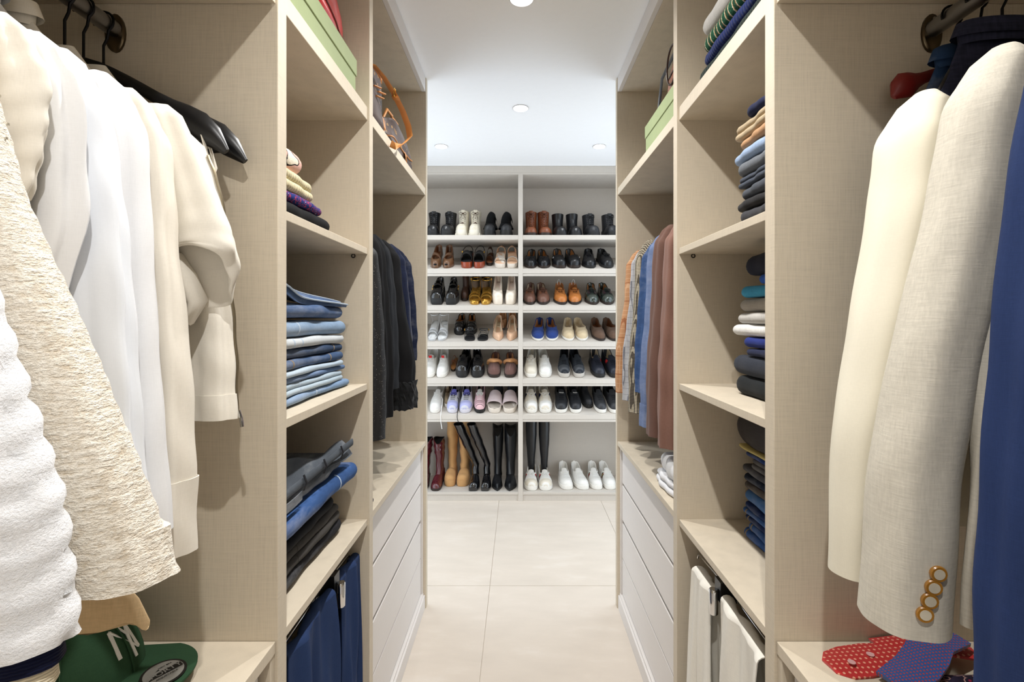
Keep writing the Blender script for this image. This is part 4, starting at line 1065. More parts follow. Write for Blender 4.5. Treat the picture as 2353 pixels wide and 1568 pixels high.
# ------------------------------------------------------------------ left wardrobe: white and cream clothes, from the far panel towards the passage mouth
# two bare-ended hangers nearest the panel
hanger(-1, -.718, .828, tipd=.245, ztip=1.636, label='black hanger with broad curved ends nearest the shelf cabinet panel')
def straps(t, o):
    for sg in (-1, 1):
        obj('strap', MB().tube([(-.52, .790+sg*.006, 1.655), (-.505, .790+sg*.008, 1.60), (-.54, .790+sg*.008, 1.50), (-.58, .790, 1.44)], .004, 6, flat=.4), W4, t, 60)
garment('camisole', 'beige pleated camisole with thin straps on the broad black hanger', 'top', -1, .790, W4, 1.10, T=.012, tipd=.15, ztip=1.50, zneck=1.56, seed=9, hang=False, extra=straps)
hanger(-1, -.718, .790, tipd=.236, ztip=1.640, label='black hanger carrying the camisole by thin straps')
def zipj(t, o):
    R = o['R']; zp = MB(); ln = [r[2] for r in R[3:-3]]
    zp.tube([p + Vector((.003, .0, 0)) for p in ln], .0022, 5)
    z_ = obj('zip', zp, metal('zip_brass', (150, 140, 120), .35), o['sleeve'], 60)
    e = ln[-1]; obj('zip_pull', MB().tube([e + Vector((.004, 0, .002)), e + Vector((.008, 0, -.010)), e + Vector((.010, 0, -.024))], .0032, 6), M_CHROME, o['sleeve'], 60)
garment('cropped_jacket', 'cropped white jacket with a zipped sleeve', 'jacket', -1, .757, W3, 1.20, T=.014, seed=5, extra=zipj, hlabel='hanger inside the cropped white jacket',
    sleeve=dict(path=[(-.535, .757, 1.63), (-.515, .757, 1.55), (-.50, .757, 1.42), (-.488, .757, 1.30), (-.485, .757, 1.19)], rx=[.03, .036, .034, .034, .034], ry=[.020, .022, .022, .021, .020], fold=.08, wr=.03, cuff=(23, 25, .05)))
def blouse_sleeve(t, o): pass
garment('blouse', 'white blouse with a wide fluted short sleeve', 'blouse', -1, .703, W3, 1.25, T=.014, seed=2, hlabel='hanger inside the fluted white blouse',
    sleeve=dict(path=[(-.53, .703, 1.650), (-.512, .703, 1.60), (-.488, .703, 1.53), (-.470, .703, 1.47), (-.462, .703, 1.43), (-.468, .703, 1.41)], rx=[.03, .036, .045, .054, .056, .050], ry=[.018, .021, .026, .030, .031, .028], fold=.14, wr=.01, lob=3, tilt=.045))
def bow_tie(t, o):
    m = MB().tube([(-.505, .703, 1.44), (-.49, .707, 1.41), (-.478, .713, 1.375), (-.488, .713, 1.352), (-.502, .707, 1.37), (-.508, .703, 1.41)], [.02, .024, .026, .024, .02, .016], 10, flat=.5)
    obj('gathered_drape', m, W3, t, 60)
bow_tie(bpy.data.objects['blouse'], None)
def shirt_cuff(t, o):
    pass
garment('shirt', 'cream long-sleeved shirt with a deep buttoned cuff', 'shirt', -1, .644, W4, 1.05, T=.013, seed=4, hlabel='hanger inside the cream cuffed shirt', collar=W4,
    sleeve=dict(path=[(-.53, .644, 1.645), (-.505, .644, 1.58), (-.497, .644, 1.45), (-.482, .646, 1.30), (-.480, .649, 1.16), (-.482, .652, 1.030)], rx=[.030, .036, .034, .034, .036, .034], ry=[.018, .022, .022, .023, .025, .024], fold=.09, wr=.035, cuff=(21, 25, .06)))
garment('tailored_shirt', 'crisp white shirt with a smooth straight sleeve', 'shirt', -1, .600, W1, 1.00, T=.013, seed=1, hlabel='hanger inside the crisp white shirt', collar=W1,
    sleeve=dict(path=[(-.53, .600, 1.645), (-.505, .60, 1.585), (-.494, .60, 1.42), (-.482, .60, 1.25), (-.470, .602, 1.08)], rx=[.030, .036, .034, .033, .032], ry=[.018, .022, .022, .022, .022], fold=.06, wr=.02))
def pleats(t, o):
    R = []
    for z in np.linspace(.982, 1.35, 13):
        ring = []; n = 72; w = 1 + .36*(1 - smooth(.985, 1.075, z))
        for j in range(n):
            a = 2*math.pi*j/n; k = 1 + .10*math.sin(18*a)
            ring.append(Vector((-.66 + .160*w*abs(math.cos(a))**.8*(1 if math.cos(a) > 0 else -1)*1.0, .574 + .010*w*k*math.sin(a), z + (.006*math.sin(9*a) if z < .99 else 0))))
        R.append(ring)
    obj('pleated_skirt', MB().loft(R), BEIGEP, t, 60)
garment('pleated_dress', 'long beige dress with a finely pleated skirt', 'dress', -1, .574, BEIGEP, 1.30, T=.005, seed=6, folds=.002, hlabel='hanger inside the pleated beige dress', extra=pleats)
garment('satin_shirt', 'white satin shirt with soft folds', 'shirt', -1, .548, W2, 1.02, T=.012, seed=3, hlabel='hanger inside the white satin shirt', collar=W2,
    sleeve=dict(path=[(-.53, .548, 1.645), (-.508, .548, 1.59), (-.49, .548, 1.45), (-.478, .55, 1.28), (-.468, .552, 1.12)], rx=[.030, .036, .036, .035, .034], ry=[.016, .020, .021, .021, .021], fold=.11, wr=.03))
garment('white_tunic', 'plain white tunic between the satin shirt and the knit top', 'top', -1, .513, W1, 1.02, T=.012, seed=7, hlabel='hanger inside the plain white tunic',
    sleeve=dict(path=[(-.53, .513, 1.645), (-.508, .513, 1.59), (-.502, .515, 1.45), (-.55, .514, 1.28), (-.57, .514, 1.15)], rx=[.030, .036, .036, .030, .026], ry=[.010, .012, .013, .013, .013], fold=.12, wr=.04))
garment('knit_top', 'off-white short-sleeved top hanging behind the tweed jacket sleeve', 'top', -1, .482, W3, 1.10, T=.009, seed=8, hlabel='hanger inside the off-white knit top',
    sleeve=dict(path=[(-.53, .482, 1.645), (-.508, .482, 1.59), (-.515, .483, 1.53), (-.53, .484, 1.47)], rx=[.030, .036, .036, .034], ry=[.010, .012, .012, .012], fold=.10, wr=.04))
def glitter(t, o):
    m = MB(); R = o['R']
    for k in range(60):
        r = R[RNG.randint(5, 24)]; p = r[RNG.randint(0, 28)]; c = sum(r, Vector())/len(r); q = c + (p-c)*1.015; e = .0011
        m.box(q.x-e, q.x+e, q.y-e, q.y+e, q.z-e, q.z+e)
    g = obj('sequins', m, plain('sequin_silver', (240, 238, 230), .1, metal=.9), o['sleeve']); g['kind'] = 'stuff'
def tw_puff(u, a): return 1 + .018*math.sin(150*u + 2*math.sin(5*a)) + .012*math.sin(13*a + 60*u)
garment('tweed_jacket', 'cream boucle tweed jacket with a flared glittery sleeve', 'jacket', -1, .438, M_TWEED, 1.10, T=.012, seed=10, hlabel='hanger inside the cream tweed jacket', extra=glitter,
    sleeve=dict(path=[(-.545, .436, 1.655), (-.53, .438, 1.58), (-.51, .446, 1.46), (-.475, .464, 1.33), (-.445, .480, 1.20), (-.425, .493, 1.082)], rx=[.03, .040, .044, .050, .057, .066], ry=[.014, .022, .027, .032, .036, .042], fold=.03, wr=.0, puff=tw_puff, steps=70, n=64))
def bub(u, a):
    k = u*17; return 1 + .16*abs(math.sin(math.pi*(k + .25*math.sin(2*a))))**.55*(1+.25*math.sin(4*a))
garment('fleece_coat', 'white bubble-quilted fleece coat with navy cuff trim', 'coat', -1, .385, M_FLEECE, 1.05, T=.014, seed=11, hlabel='hanger inside the white fleece coat',
    sleeve=dict(path=[(-.53, .380, 1.645), (-.52, .382, 1.56), (-.50, .388, 1.42), (-.475, .398, 1.30), (-.450, .408, 1.19), (-.440, .414, 1.070)], rx=[.03, .042, .046, .048, .048, .046], ry=[.016, .024, .027, .029, .030, .030], fold=.02, wr=.0, puff=bub, steps=64, n=40),
    extra=lambda t, o: (obj('cuff_trim', sleeve_mb([(-.439, .413, 1.078), (-.437, .413, 1.052)], [.041, .040], [.026, .026], 1, .02, 0, steps=4)[0], NAVYRIB, o['sleeve'], 60), obj('cuff_rib', sleeve_mb([(-.436, .412, 1.056), (-.435, .412, 1.034)], [.035, .034], [.022, .022], 1, .02, 0, steps=4)[0], CREAMRIB, o['sleeve'], 60)))

# ------------------------------------------------------------------ right wardrobe: blazers and suit
CREAMJ = cloth('cream_gabardine', (230, 224, 206), weave=900, var=.03, bump=.08); LINEN = cloth('oatmeal_linen', (206, 200, 186), weave=420, var=.12, bump=.35); NAVYS = cloth('navy_suiting', (36, 52, 92), weave=900, var=.10, bump=.15); DENC = denim('dark_chambray', (44, 68, 104))
hanger(1, .735, .812, tipd=.10, ztip=1.740, mat=plain('red_hanger', (120, 30, 26), .4), label='short hanger with dark red arms nearest the panel', zneck=1.775, bar=False)
PLAID = cloth('navy_plaid_wool', (44, 46, 66), weave=200, var=.4)
garment('chambray_shirt', 'dark blue chambray shirt with stand-up collar behind the cream blazer', 'shirt', 1, .768, DENC, 1.1, T=.015, tipd=.15, ztip=1.66, zneck=1.755, seed=2, collar=DENC, hlabel='hanger inside the dark chambray shirt')
garment('plaid_shirt', 'navy plaid shirt with dark collar behind the linen blazer', 'shirt', 1, .728, PLAID, 1.1, T=.012, tipd=.15, ztip=1.66, zneck=1.770, seed=4, collar=PLAID, hlabel='hanger inside the navy plaid shirt')
garment('blazer', 'cream blazer with a plain smooth sleeve', 'blazer', 1, .682, CREAMJ, 1.06, T=.018, tipd=.205, ztip=1.625, zneck=1.730, seed=1, folds=.003, hlabel='hanger inside the cream blazer',
    sleeve=dict(path=[(.575, .675, 1.655), (.552, .672, 1.605), (.542, .672, 1.50), (.515, .678, 1.33), (.492, .684, 1.17), (.488, .690, 0.985)], rx=[.03, .040, .042, .042, .042, .038], ry=[.028, .044, .047, .044, .040, .036], fold=.03, wr=.012, lob=3))
def buttons(t, o):
    mb = leather('horn_button', (216, 206, 184), .25, coat=.6, grain=60); rim = leather('horn_button_rim', (168, 116, 40), .3, coat=.5)
    from mathutils.bvhtree import BVHTree
    R = o['R']; n = len(R[0]); tree = BVHTree.FromPolygons([p for r in R for p in r], [(a*n+b, a*n+(b+1) % n, (a+1)*n+(b+1) % n, (a+1)*n+b) for a in range(len(R)-1) for b in range(n)])
    O = Vector((0, 0, ZC))
    for k, (px, py) in enumerate(((2154, 1318), (2143, 1349), (2134, 1380), (2123, 1411))):
        d = (P(px, py, 1.0) - O).normalized(); hit = tree.ray_cast(O, d)
        if hit[0] is None: continue
        ax = hit[1].normalized()
        if ax.dot(d) > 0: ax.negate()
        c = hit[0]
        b = obj('button', MB().tube([c - ax*.001, c + ax*.0022, c + ax*.0036, c + ax*.0030], [.0090, .0096, .0086, .0072], 20), rim, o['sleeve'], 40)
        obj('button_face', MB().tube([c + ax*.0028, c + ax*.0037], .0062, 16), mb, b, 40)
garment('blazer', 'oatmeal linen blazer with four horn buttons on its cuff', 'blazer', 1, .560, LINEN, .985, T=.028, tipd=.205, ztip=1.625, zneck=1.725, seed=3, folds=.006, hlabel='hanger inside the oatmeal linen blazer', extra=buttons,
    sleeve=dict(path=[(.580, .570, 1.660), (.556, .570, 1.605), (.540, .574, 1.48), (.512, .586, 1.32), (.492, .598, 1.16), (.486, .606, 0.968)], rx=[.03, .040, .042, .044, .046, .046], ry=[.026, .036, .038, .040, .043, .046], fold=.035, wr=.012, lob=4))
garment('suit_jacket', 'navy suit jacket hanging beside the linen blazer', 'jacket', 1, .455, NAVYS, 0.90, T=.022, tipd=.215, ztip=1.64, zneck=1.735, seed=6, folds=.008, hlabel='hanger inside the navy suit jacket',
    sleeve=dict(path=[(.560, .448, 1.665), (.535, .448, 1.615), (.512, .448, 1.46), (.500, .450, 1.28), (.492, .452, 1.10), (.486, .452, 0.93)], rx=[.03, .042, .044, .046, .046, .042], ry=[.024, .034, .036, .036, .036, .034], fold=.07, wr=.02))

# ------------------------------------------------------------------ left drawer cabinet: dark jackets
ZR2 = 1.84
def sequin_mat():
    t = NT('black_sequin_knit', .6); v = t.n('ShaderNodeTexVoronoi', Scale=260.0); t.l(t.coord(), v.inputs['Vector'])
    lt = t.math('LESS_THAN', v.outputs['Distance'], .16); nz = t.math('GREATER_THAN', t.noise(t.coord(), 90, 2), .54)
    t.color(t.mix(s2l((14, 13, 14)), s2l((200, 190, 180)), t.math('MULTIPLY', lt, nz))); return t.m
BWOOL = cloth('black_wool', (17, 17, 19), weave=500, var=.2); CHAR = cloth('charcoal_wool', (30, 32, 36), weave=500, var=.2); NAVT = cloth('navy_teddy', (20, 28, 54), weave=160, var=.35, bump=.9, sheen=.08); NAVD = denim('navy_denim', (26, 32, 54), fade=.2); BFUR = cloth('black_fur', (24, 25, 27), weave=120, var=.5, bump=1.0, sheen=.1); DJEAN = denim('deep_blue_denim', (28, 48, 84), fade=.3)
XR2 = -.73
def dk(name, label, cat, yc, mat, hem, xf, zt=1.63, ry=.034, rx=.045, seed=0, hemx=None, collar=None, fold=.09, extra=None, tipd=.20, sl_end=None, puff=None, steps=26):
    hx = hemx if hemx is not None else xf + .02; se = sl_end or hem
    return garment(name, label, cat, -1, yc, mat, hem, xr=XR2, zr=ZR2, T=.016, tipd=tipd, ztip=zt, zneck=1.735, seed=seed, collar=collar, extra=extra,
        sleeve=dict(path=[(xf-.07, yc, zt), (xf-.045, yc, zt-.05), (xf-.035, yc, (zt+se)/2+.08), (hx-.04, yc, (zt+se)/2-.12), (hx-.04, yc, se)], rx=[.03, rx*.9, rx, rx, rx*.95], ry=[ry*.6, ry*.9, ry, ry, ry*.95], fold=fold, wr=.03, puff=puff))
dk('jeans_jacket', 'dark navy denim jacket with pointed collar nearest the shoe shelves', 'jacket', 2.02, NAVD, 1.17, -.455, seed=1, collar=NAVD, ry=.04)
dk('teddy_jacket', 'navy curly teddy jacket among the black coats', 'jacket', 1.905, NAVT, 1.15, -.448, seed=2, ry=.045, fold=.05)
def furhem(t, o):
    R = o['R']; pass
    m = ring_band(R, 39, 45, .16); obj('fur_cuff', fuzz(m, .004), BFUR, o['sleeve'], 0)
dk('shearling_coat', 'black shearling coat with a thick fur cuff', 'coat', 1.80, BWOOL, 0.99, -.450, seed=3, hemx=-.405, ry=.05, rx=.052, extra=furhem, sl_end=1.01)
dk('wool_coat', 'charcoal wool coat beside the shearling coat', 'coat', 1.685, CHAR, 1.0, -.446, seed=4, hemx=-.43, ry=.045, sl_end=1.10)
dk('wool_jacket', 'plain black wool jacket between the charcoal coat and the sequined one', 'jacket', 1.59, BWOOL, 1.02, -.446, seed=5, ry=.038)
dk('sequin_jacket', 'black sequined jacket nearest the shelf cabinet', 'jacket', 1.50, sequin_mat(), .97, -.440, zt=1.60, seed=6, hemx=-.425, ry=.042)
garment('hanging_jeans', 'blue jeans hanging behind the black jackets', 'trousers', -1, 1.448, DJEAN, .87, xr=XR2, zr=ZR2, T=.016, tipd=.22, ztip=1.58, zneck=1.66, seed=7, flare=.06)

# ------------------------------------------------------------------ right drawer cabinet: checked and blue jackets
def check_mat(name, base, lines, scale=60, w=.10, base2=None):
    t = NT(name, .9, spec=.15); co = t.coord(); sep = t.n('ShaderNodeSeparateXYZ'); t.l(co, sep.inputs[0])
    def ln(s_, sc, ww, off=0.0):
        return t.math('LESS_THAN', t.math('FRACT', t.math('ADD', t.math('MULTIPLY', s_, sc), off)), ww)
    add = t.math('ADD', sep.outputs['X'], sep.outputs['Y'])
    f = t.math('MAXIMUM', ln(add, scale, w), ln(sep.outputs['Z'], scale, w)); f2 = t.math('MAXIMUM', ln(add, scale/4, .05), ln(sep.outputs['Z'], scale/4, .05))
    col = t.mix(s2l(base), s2l(lines), t.math('MULTIPLY', f, .6)); col = t.mix(col, s2l(base2 or lines), f2)
    nz = t.noise(co, 400, 2); t.color(t.mix(col, mul(s2l(base), .8), t.math('MULTIPLY', nz, .4))); t.bump(nz, .2, .001); return t.m
def hound_mat():
    t = NT('houndstooth_wool', .9, spec=.15); co = t.coord((170, 170, 170)); sep = t.n('ShaderNodeSeparateXYZ'); t.l(co, sep.inputs[0])
    add = t.math('ADD', sep.outputs['X'], sep.outputs['Y'])
    a = t.math('LESS_THAN', t.math('FRACT', add), .5); b = t.math('LESS_THAN', t.math('FRACT', sep.outputs['Z']), .5)
    t.color(t.ramp(t.math('MULTIPLY', t.math('ADD', a, b), .5), [(.2, s2l((206, 196, 172))), (.5, s2l((120, 110, 96))), (.8, s2l((40, 38, 36)))])); return t.m
ORPL = check_mat('orange_plaid', (186, 138, 100), (214, 180, 146), 50, .12, (150, 92, 60)); GLEN = check_mat('grey_glen_check', (192, 192, 194), (150, 150, 156), 160, .5, (86, 88, 100)); HND = hound_mat(); CHB = denim('blue_chambray', (62, 88, 132), fade=.4); LDN = denim('pale_blue_denim', (116, 132, 168), fade=.4); BRS = suede('cocoa_suede', (108, 80, 70)); BRS2 = suede('rose_brown_suede', (132, 98, 86)); DKBR = suede('dark_cocoa_suede', (64, 46, 40))
XR3 = .756
def rt(name, label, cat, yc, mat, hem, xf, zt=1.63, ry=.034, rx=.042, seed=0, hemx=None, extra=None, se=None, fold=.07, cuff=None, smat=None):
    hx = hemx if hemx is not None else xf - .015; se = se or hem
    return garment(name, label, cat, 1, yc, mat, hem, xr=XR3, zr=ZR2, T=.016, tipd=.20, ztip=zt, zneck=1.735, seed=seed, extra=extra, smat=smat,
        sleeve=dict(path=[(xf+.07, yc, zt+.005), (xf+.045, yc, zt-.05), (xf+.04, yc, (zt+se)/2+.08), (hx+.04, yc, (zt+se)/2-.12), (hx+.038, yc, se)], rx=[.03, rx*.9, rx, rx, rx*.95], ry=[ry*.6, ry*.9, ry, ry, ry*.95], fold=fold, wr=.03, cuff=cuff))
rt('plaid_blazer', 'orange plaid blazer nearest the shoe shelves', 'blazer', 2.115, ORPL, 1.02, .468, seed=1, hemx=.43, ry=.035)
rt('check_blazer', 'pale grey glen check blazer beside the orange plaid one', 'blazer', 2.035, GLEN, 1.0, .470, seed=2, hemx=.445, ry=.035)
rt('houndstooth_blazer', 'black and cream houndstooth blazer', 'blazer', 1.95, HND, .965, .472, zt=1.65, seed=3, hemx=.452, ry=.037)
rt('chambray_jacket', 'mid blue chambray jacket beside the houndstooth blazer', 'jacket', 1.86, CHB, 1.06, .474, seed=4, ry=.038, fold=.10)
def cufft(t, o):
    obj('turned_cuff', ring_band(o['R'], 41, 45, .08), LDN, o['sleeve'], 60)
rt('denim_jacket', 'pale blue denim jacket with turned-up cuff', 'jacket', 1.768, LDN, .95, .472, zt=1.645, seed=5, hemx=.452, ry=.040, extra=cufft)
rt('suede_jacket', 'cocoa brown suede jacket with dark lining', 'jacket', 1.665, BRS, .94, .466, zt=1.655, seed=6, hemx=.450, ry=.048)
rt('rose_suede_jacket', 'rose brown suede jacket nearest the shelf cabinet', 'jacket', 1.56, BRS2, .93, .470, zt=1.65, seed=7, ry=.050, hemx=.456)
# ================================================================== folded clothes on the shelves
def fold_rings(s, xf, depth, y0, y1, z0, h, lobes, seed, wave, n_y=26, jag=.004, endr=.35, droop=0.0):
    R = []; L = y1-y0
    for v in (0, .012, .03, .06, .1, .16) + tuple(np.linspace(.24, .76, n_y-14)) + (.84, .9, .94, .97, .988, 1):
        e = min(1.0, (min(v, 1-v)*L)/(h*.55 + .004)); e = math.sqrt(max(0.0, 1-(1-e)**2)); hs = endr + (1-endr)*e; rec = (1-e)*.016
        y = y0 + L*v; prof = []
        r = min(h/lobes/2, .018)
        dx = jag*math.sin(v*9 + seed) + jag*.6*math.sin(v*23 + seed*2)
        for k in range(lobes):
            zc = (k+.5)*h/lobes; hz = h/lobes/2
            for a in np.linspace(-90, 90, 9):
                prof.append((xf - s*0 + s*(rec + r*(1-math.cos(math.radians(a))) + (.003 if k % 2 else 0)) - s*dx*.5, zc + hz*math.sin(math.radians(a))))
        prof += [(xf + s*depth*.35, h), (xf + s*depth*.7, h), (xf + s*depth, h*.9), (xf + s*depth, h*.1), (xf + s*depth*.7, 0), (xf + s*depth*.35, 0)]
        ring = []
        for (x, z) in prof:
            zz = h/2 + (z-h/2)*hs
            near = max(0, 1-abs(x-xf)/.1)
            ring.append(Vector((x, y, z0 + zz + wave(y) - droop*near*smooth(.0, 1.0, v)*1.0 + (.0010*math.sin(31*y + 40*x + seed) if z > h*.6 else 0)*hs)))
        R.append(ring)
    return R

def folded(name, label, cat, s, xf, y0, y1, z0, h, mat, lobes=1, depth=.26, seed=0, wave=lambda y: 0.0, group=None, seams=(), seam_mat=None, jag=.004, droop=0.0, endr=.35):
    R = fold_rings(s, xf, depth, y0, y1, z0 + .0006, h - .0016, lobes, seed, wave, jag=jag, droop=droop, endr=endr)
    t = thing(name, label, cat, (xf + s*depth/2, (y0+y1)/2, z0), group=group)
    obj('folded_body', MB().loft(R), mat, t, 60)
    for v in seams:
        i = min(len(R)-2, max(1, int(v*len(R)))); rows = []
        m = 9*lobes
        for dy, k in ((-.0022, .0), (-.0016, .0010), (.0016, .0010), (.0022, .0)):
            rows.append([p + Vector((-s*k, dy, 0)) for p in R[i][:m]])
        obj('stitched_seam', MB().loft(rows, False), seam_mat or mat, t, 60)
    return t

def stack(s, xf, y0, zb, items, wave=lambda y: 0.0, group=None):
    z = zb
    for i, it in enumerate(items):
        h = it['h']
        folded(it.get('name', 'folded_clothes'), it['label'], it['cat'], s, xf + it.get('dx', 0)*-s, y0, it['y1'], z, h, it['mat'], it.get('lobes', 1), seed=i*1.7+it.get('seed', 0), wave=wave, group=group, seams=it.get('seams', ()), seam_mat=it.get('seam_mat'), depth=it.get('depth', .26), jag=it.get('jag', .004), droop=it.get('droop', 0))
        z += h
STITCH = cloth('gold_stitching', (140, 124, 104)); STITCHW = cloth('pale_stitching', (176, 190, 206))
# left cabinet, upper shelf: knitwear
def print_knit():
    t = NT('pink_black_print_knit', .95, spec=.1); v = t.noise(t.coord((38, 26, 60)), 1, 1, .3)
    t.color(t.ramp(v, [(.44, s2l((222, 178, 166))), (.47, s2l((30, 28, 30))), (.53, s2l((34, 32, 34))), (.56, s2l((232, 222, 204)))])); t.bump(t.noise(t.coord(), 300, 2), .4, .002); return t.m
def paisley_mat(name, base, c2, c3, sc=90):
    t = NT(name, .8, spec=.2); v = t.n('ShaderNodeTexVoronoi', Scale=float(sc)); t.l(t.coord(), v.inputs['Vector']); nz = t.noise(t.coord(), sc*.8, 2)
    f = t.math('ADD', v.outputs['Distance'], t.math('MULTIPLY', nz, .4))
    t.color(t.ramp(f, [(.28, s2l(c2)), (.36, s2l(base)), (.62, s2l(base)), (.7, s2l(c3)), (.78, s2l(base))])); return t.m
stack(-1, -.455, .892, 1.550, [
    dict(name='folded_trousers', label='black folded trousers at the bottom of the knitwear pile', cat='trousers', h=.036, mat=BWOOL, y1=1.165),
    dict(name='folded_scarf', label='navy paisley folded top with red and white pattern', cat='top', h=.022, mat=paisley_mat('navy_paisley', (30, 46, 110), (226, 220, 214), (180, 60, 80)), y1=1.13, dx=-.004),
    dict(name='folded_sweater', label='cream cable-knit sweater folded under the pink print one', cat='sweater', h=.046, mat=knit('cream_cable', (224, 212, 176), rib=230, depth=.9), y1=1.095, lobes=2, dx=-.006),
    dict(name='folded_sweater', label='pink sweater with black and cream print on top of the knitwear pile', cat='sweater', h=.050, mat=print_knit(), y1=1.045, dx=-.012)],
    wave=lambda y: 0)
# left cabinet, middle shelf: jeans
J = [denim('jean_a', (129, 155, 188), .6), denim('jean_b', (175, 192, 205), .5, .75), denim('jean_c', (158, 180, 204), .5, .75), denim('jean_d', (102, 127, 164), .5), denim('jean_e', (183, 200, 215), .5, .8), denim('jean_f', (71, 93, 128), .6), denim('jean_g', (54, 71, 98), .4), denim('jean_h', (201, 206, 209), .4, .85), denim('jean_i', (137, 160, 187), .6), denim('jean_k', (81, 103, 140), .7)]
stack(-1, -.475, .892, 1.160, [
    dict(name='folded_jeans', label='light blue jeans at the very bottom of the jeans pile', cat='jeans', h=.019, mat=J[0], y1=1.352, lobes=1, seams=(.5,), seam_mat=STITCHW),
    dict(name='folded_jeans', label='bleached jeans with a rolled end, second from the bottom of the pile', cat='jeans', h=.027, mat=J[1], y1=1.31, lobes=2, seams=(.38,), seam_mat=STITCHW),
    dict(name='folded_jeans', label='mid-blue thin jeans third from the bottom of the pile', cat='jeans', h=.013, mat=J[3], y1=1.335, dx=-.004),
    dict(name='folded_jeans', label='pale sky-blue jeans fourth from the bottom of the pile', cat='jeans', h=.015, mat=J[4], y1=1.30),
    dict(name='folded_jeans', label='strong blue jeans fifth from the bottom of the pile', cat='jeans', h=.023, mat=J[5], y1=1.315, lobes=1, seams=(.3, .72), seam_mat=STITCH, dx=-.002),
    dict(name='folded_jeans', label='dark indigo jeans sixth from the bottom of the pile', cat='jeans', h=.022, mat=J[6], y1=1.315, seams=(.75,), seam_mat=STITCH, dx=-.004),
    dict(name='folded_jeans', label='ash-white jeans third from the top of the pile', cat='jeans', h=.024, mat=J[7], y1=1.315, lobes=1, seams=(.4, .3), seam_mat=STITCHW),
    dict(name='folded_jeans', label='faded blue thick jeans second from the top of the pile', cat='jeans', h=.037, mat=J[8], y1=1.322, lobes=1, seams=(.34,), seam_mat=STITCHW)],
    wave=lambda y: .0022*(1+math.sin(8*(y-.9))))
def open_jeans():
    """the topmost pair lies loosely, its waistband open and standing up"""
    z0 = 1.160 + .180 + .0025; t = thing('folded_jeans', 'blue jeans with frayed open waistband on top of the pile', 'jeans', (-.58, 1.1, z0))
    R = fold_rings(-1, -.472, .26, .892, 1.305, z0+.003, .032, 1, 3.3, lambda y: .0022*(1+math.sin(8*(y-.9))), jag=.006)
    obj('folded_body', MB().loft(R), J[9], t, 60)
    rows = []
    for k, (dx, dz) in enumerate(((0, .002), (.002, .012), (-.006, .020), (-.016, .024), (-.026, .020), (-.030, .008))):
        rows.append([Vector((-.474 + dx*1.0 + .004*math.sin(9*u), .895 + .415*u, z0 + .034 + dz*(1.7 - 1.1*u) + .022*math.exp(-((u-.12)/.14)**2))) for u in np.linspace(0, 1, 22)])
    wbd = obj('waistband', thicken(MB().loft(rows, False), .003), J[9], t, 60)
    edge = [r + Vector((.002, 0, .001)) for r in rows[1]]
    obj('frayed_edge', MB().tube(edge, .0022, 5), STITCHW, wbd, 60)
    edge = [r + Vector((.0, 0, .001)) for r in rows[3]]
    obj('frayed_edge', MB().tube(edge, .0018, 5), STITCHW, wbd, 60)
open_jeans()
# left cabinet, lower shelf: dark denim
DK = [cloth('black_twill', (30, 30, 33), weave=500, var=.2), denim('black_denim', (46, 46, 50), .5), cloth('washed_black', (70, 67, 64), weave=300, var=.2), denim('bright_blue_denim', (64, 96, 150), .7), denim('grey_denim', (92, 98, 106), .7)]
stack(-1, -.482, .892, .769, [
    dict(name='folded_jeans', label='black denim jeans lying on the shelf under the dark pile', cat='jeans', h=.034, mat=DK[1], y1=1.315, lobes=1, seams=(.35,)),
    dict(name='folded_trousers', label='washed dark grey trousers in the dark pile', cat='trousers', h=.046, mat=DK[2], y1=1.30, lobes=2, seams=(.4,), dx=.004),
    dict(name='folded_trousers', label='plain black trousers in the middle of the dark pile', cat='trousers', h=.050, mat=DK[0], y1=1.265, lobes=2, dx=.002),
    dict(name='folded_jeans', label='faded blue jeans sticking out of the dark pile', cat='jeans', h=.046, mat=DK[3], y1=1.352, lobes=1, seams=(.7,), seam_mat=STITCHW, dx=.030)],
    wave=lambda y: .003*(1+math.sin(7*(y-.9))))
def grey_jeans():
    z0 = .769 + .176 + .006; t = thing('folded_jeans', 'grey-black jeans with open waistband and pockets on the dark pile', 'jeans', (-.58, 1.1, z0)); G = DK[4]
    R = fold_rings(-1, -.462, .26, .892, 1.27, z0, .040, 1, 2.2, lambda y: .003*(1+math.sin(7*(y-.9))), jag=.008)
    obj('folded_body', MB().loft(R), G, t, 60)
    def W(u, dx, dz): return Vector((-.464 + dx + .014*u, .895 + .40*u, z0 + .034 + dz))
    rows = [[W(u, d*.02 - .05*d, .030*d + .055*math.exp(-((u-.05)/.35)**2)*d + .006*math.sin(12*u+3*d)) for u in np.linspace(0, 1, 20)] for d in np.linspace(0, 1, 7)]
    flap = obj('turned_leg', thicken(MB().loft(rows, False), .003), G, t, 60)
    obj('waistband', MB().tube([W(u, .004, .012 + .020*u) for u in np.linspace(.1, .97, 18)], [.010]*18, 8, flat=.35, up=(1, 0, 0)), G, t, 60)
    for u in (.28, .52, .76): obj('belt_loop', MB().tube([W(u, .008, -.004 + .020*u), W(u, .014, .012 + .020*u), W(u, .008, .028 + .020*u)], .0035, 6, flat=.5), DK[1], t, 60)
    pk = MB(); pk.loft([[W(u, .007 + .002*math.sin(math.pi*(u-.05)/.22), -.022 + .018*a + .02*u) for u in np.linspace(.05, .27, 8)] for a in (0, .5, 1)], False)
    obj('pocket', thicken(pk, .002), G, t, 60)
grey_jeans()
